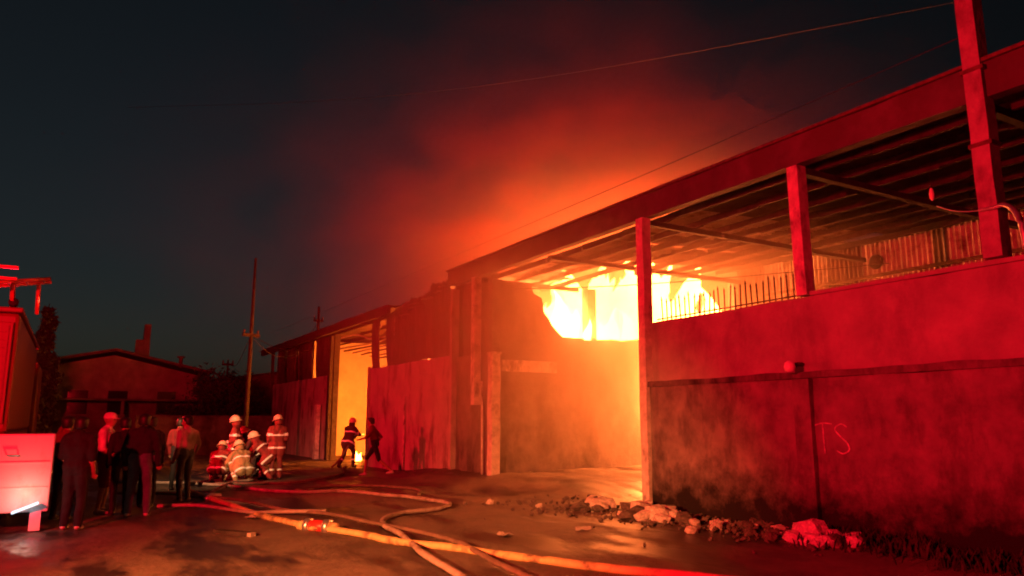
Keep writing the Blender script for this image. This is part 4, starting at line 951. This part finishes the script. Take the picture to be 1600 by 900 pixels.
# onlookers on the left
G2 = 'onlookers beside the fire engine'
person('heavy set onlooker in loose black clothes next to the fire engine panel', onG(0.16,13.25), H(-25), dict(elL=(-.26,.02,1.12), wrL=(-.18,.20,.96)), dict(top=C_BLACK, legs=C_BLACK, shoe=C_SHOE, short=True, bulk=1.3), 1.63, None, G2, 11, (), True, False)
person('onlooker in a pale shirt and cap with bare legs', onG(0.60,15.1), H(-110), dict(look=(.1,1,0), elR=(.24,.02,1.12), wrR=(.18,.22,.98)), dict(top=C_PALE, legs=C_DSHIRT, shoe=C_SHOE, short=True, shorts=True, hatmat=C_PALE, bulk=1.1), 1.70, 'cap', G2, 12)
person('slim onlooker all in black between the cap wearer and the jacket', onG(0.86,14.9), H(10), {}, dict(top=C_BLACK, legs=C_BLACK, shoe=C_BOOT), 1.62, None, G2, 13)
person('broad onlooker in a dark jacket and jeans seen from behind', onG(1.12,14.45), H(-18), dict(anR=(.15,0,.085), anL=(-.15,-.02,.085), knR=(.13,.03,.49), knL=(-.13,.03,.49), elR=(.27,-.03,1.12), elL=(-.27,-.03,1.12), wrR=(.27,.05,.88), wrL=(-.27,.05,.88)), dict(top=C_NAVY, legs=C_JEANS, shoe=C_SHOE, bulk=1.22, long=False), 1.68, None, G2, 14)
person('onlooker in dark clothes behind the broad jacket', onG(1.36,15.9), H(-10), {}, dict(top=C_BLACK, legs=C_NAVY, shoe=C_BOOT, bulk=1.08), 1.64, None, G2, 15)
person('onlooker in a grey shirt and jeans standing rightmost of the crowd', onG(2.08,16.5), H(35), dict(elR=(.30,-.02,1.14), wrR=(.34,.12,.95), look=(-.5,1,0)), dict(top=C_GREY, legs=C_JEANS, shoe=C_SHOE, bulk=1.05), 1.66, None, G2, 16)
person('onlooker raising a hand at the far left behind the black dress', onG(-0.02,14.6), H(-40), dict(elL=(-.30,.12,1.32), wrL=(-.24,.20,1.58), look=(0,1,.1)), dict(top=C_DSHIRT, legs=C_BLACK, shoe=C_BOOT), 1.64, None, G2, 17)
person('onlooker in a dark top deep in the shade beyond the crowd', onG(2.25,19.2), H(-30), {}, dict(top=C_DSHIRT, legs=C_BLACK, shoe=C_BOOT), 1.62, None, G2, 18)

# ------------------------------------------------------------------ smoke and air
def volume_mat(name, build):
    m = bpy.data.materials.new(name); m.use_nodes = True
    n, l = m.node_tree.nodes, m.node_tree.links; n.remove(n['Principled BSDF'])
    v = n.new('ShaderNodeVolumePrincipled'); l.new(v.outputs[0], n['Material Output'].inputs['Volume'])
    build(n, l, v); return m
def sm_build(n, l, v, tint, dens, nlo, nscale, power):
    v.inputs['Color'].default_value = tint; v.inputs['Anisotropy'].default_value = .15
    tc = n.new('ShaderNodeTexCoord')
    ln = n.new('ShaderNodeVectorMath'); ln.operation = 'LENGTH'; l.new(tc.outputs['Object'], ln.inputs[0])
    fr = n.new('ShaderNodeMapRange'); fr.inputs['From Min'].default_value = 1.0; fr.inputs['From Max'].default_value = 0.0; l.new(ln.outputs['Value'], fr.inputs['Value'])
    pw = n.new('ShaderNodeMath'); pw.operation = 'POWER'; pw.inputs[1].default_value = power; l.new(fr.outputs[0], pw.inputs[0])
    nz = n.new('ShaderNodeTexNoise'); nz.inputs['Scale'].default_value = nscale; nz.inputs['Detail'].default_value = 4; nz.inputs['Distortion'].default_value = .6; l.new(tc.outputs['Object'], nz.inputs['Vector'])
    nr = n.new('ShaderNodeMapRange'); nr.inputs['From Min'].default_value = .40; nr.inputs['From Max'].default_value = .64; nr.inputs['To Min'].default_value = nlo; l.new(nz.outputs['Fac'], nr.inputs['Value'])
    m1 = n.new('ShaderNodeMath'); m1.operation = 'MULTIPLY'; l.new(pw.outputs[0], m1.inputs[0]); l.new(nr.outputs[0], m1.inputs[1])
    m2 = n.new('ShaderNodeMath'); m2.operation = 'MULTIPLY'; m2.inputs[1].default_value = dens; l.new(m1.outputs[0], m2.inputs[0])
    l.new(m2.outputs[0], v.inputs['Density'])
def puff(label, loc, rot, size, *a):
    bm = bmesh.new(); bmesh.ops.create_icosphere(bm, subdivisions=3, radius=1.0)
    me = bpy.data.meshes.new('smoke'); bm.to_mesh(me); bm.free(); me.materials.append(volume_mat('smoke', lambda n, l, v: sm_build(n, l, v, *a)))
    return tag(link('smoke', me, None, loc, (0, 0, rot), size), label, 'smoke', kind='stuff')
puff('billowing smoke lit orange and red above the burning roof', (14.0, 20.5, 7.0), .3, (19.5, 20, 12.5), (.62,.085,.06,1), .28, .04, 5.5, 5.0)
puff('smoke at the yard mouth below the canopy, shaped to spread the fire glow', (11.8, 15.3, 4.3), .4, (7.8, 8.4, 4.9), (.85,.68,.5,1), .40, .6, 1.6, 1.5)  # smoke placed and thickened to stand in for lens bloom round the fire
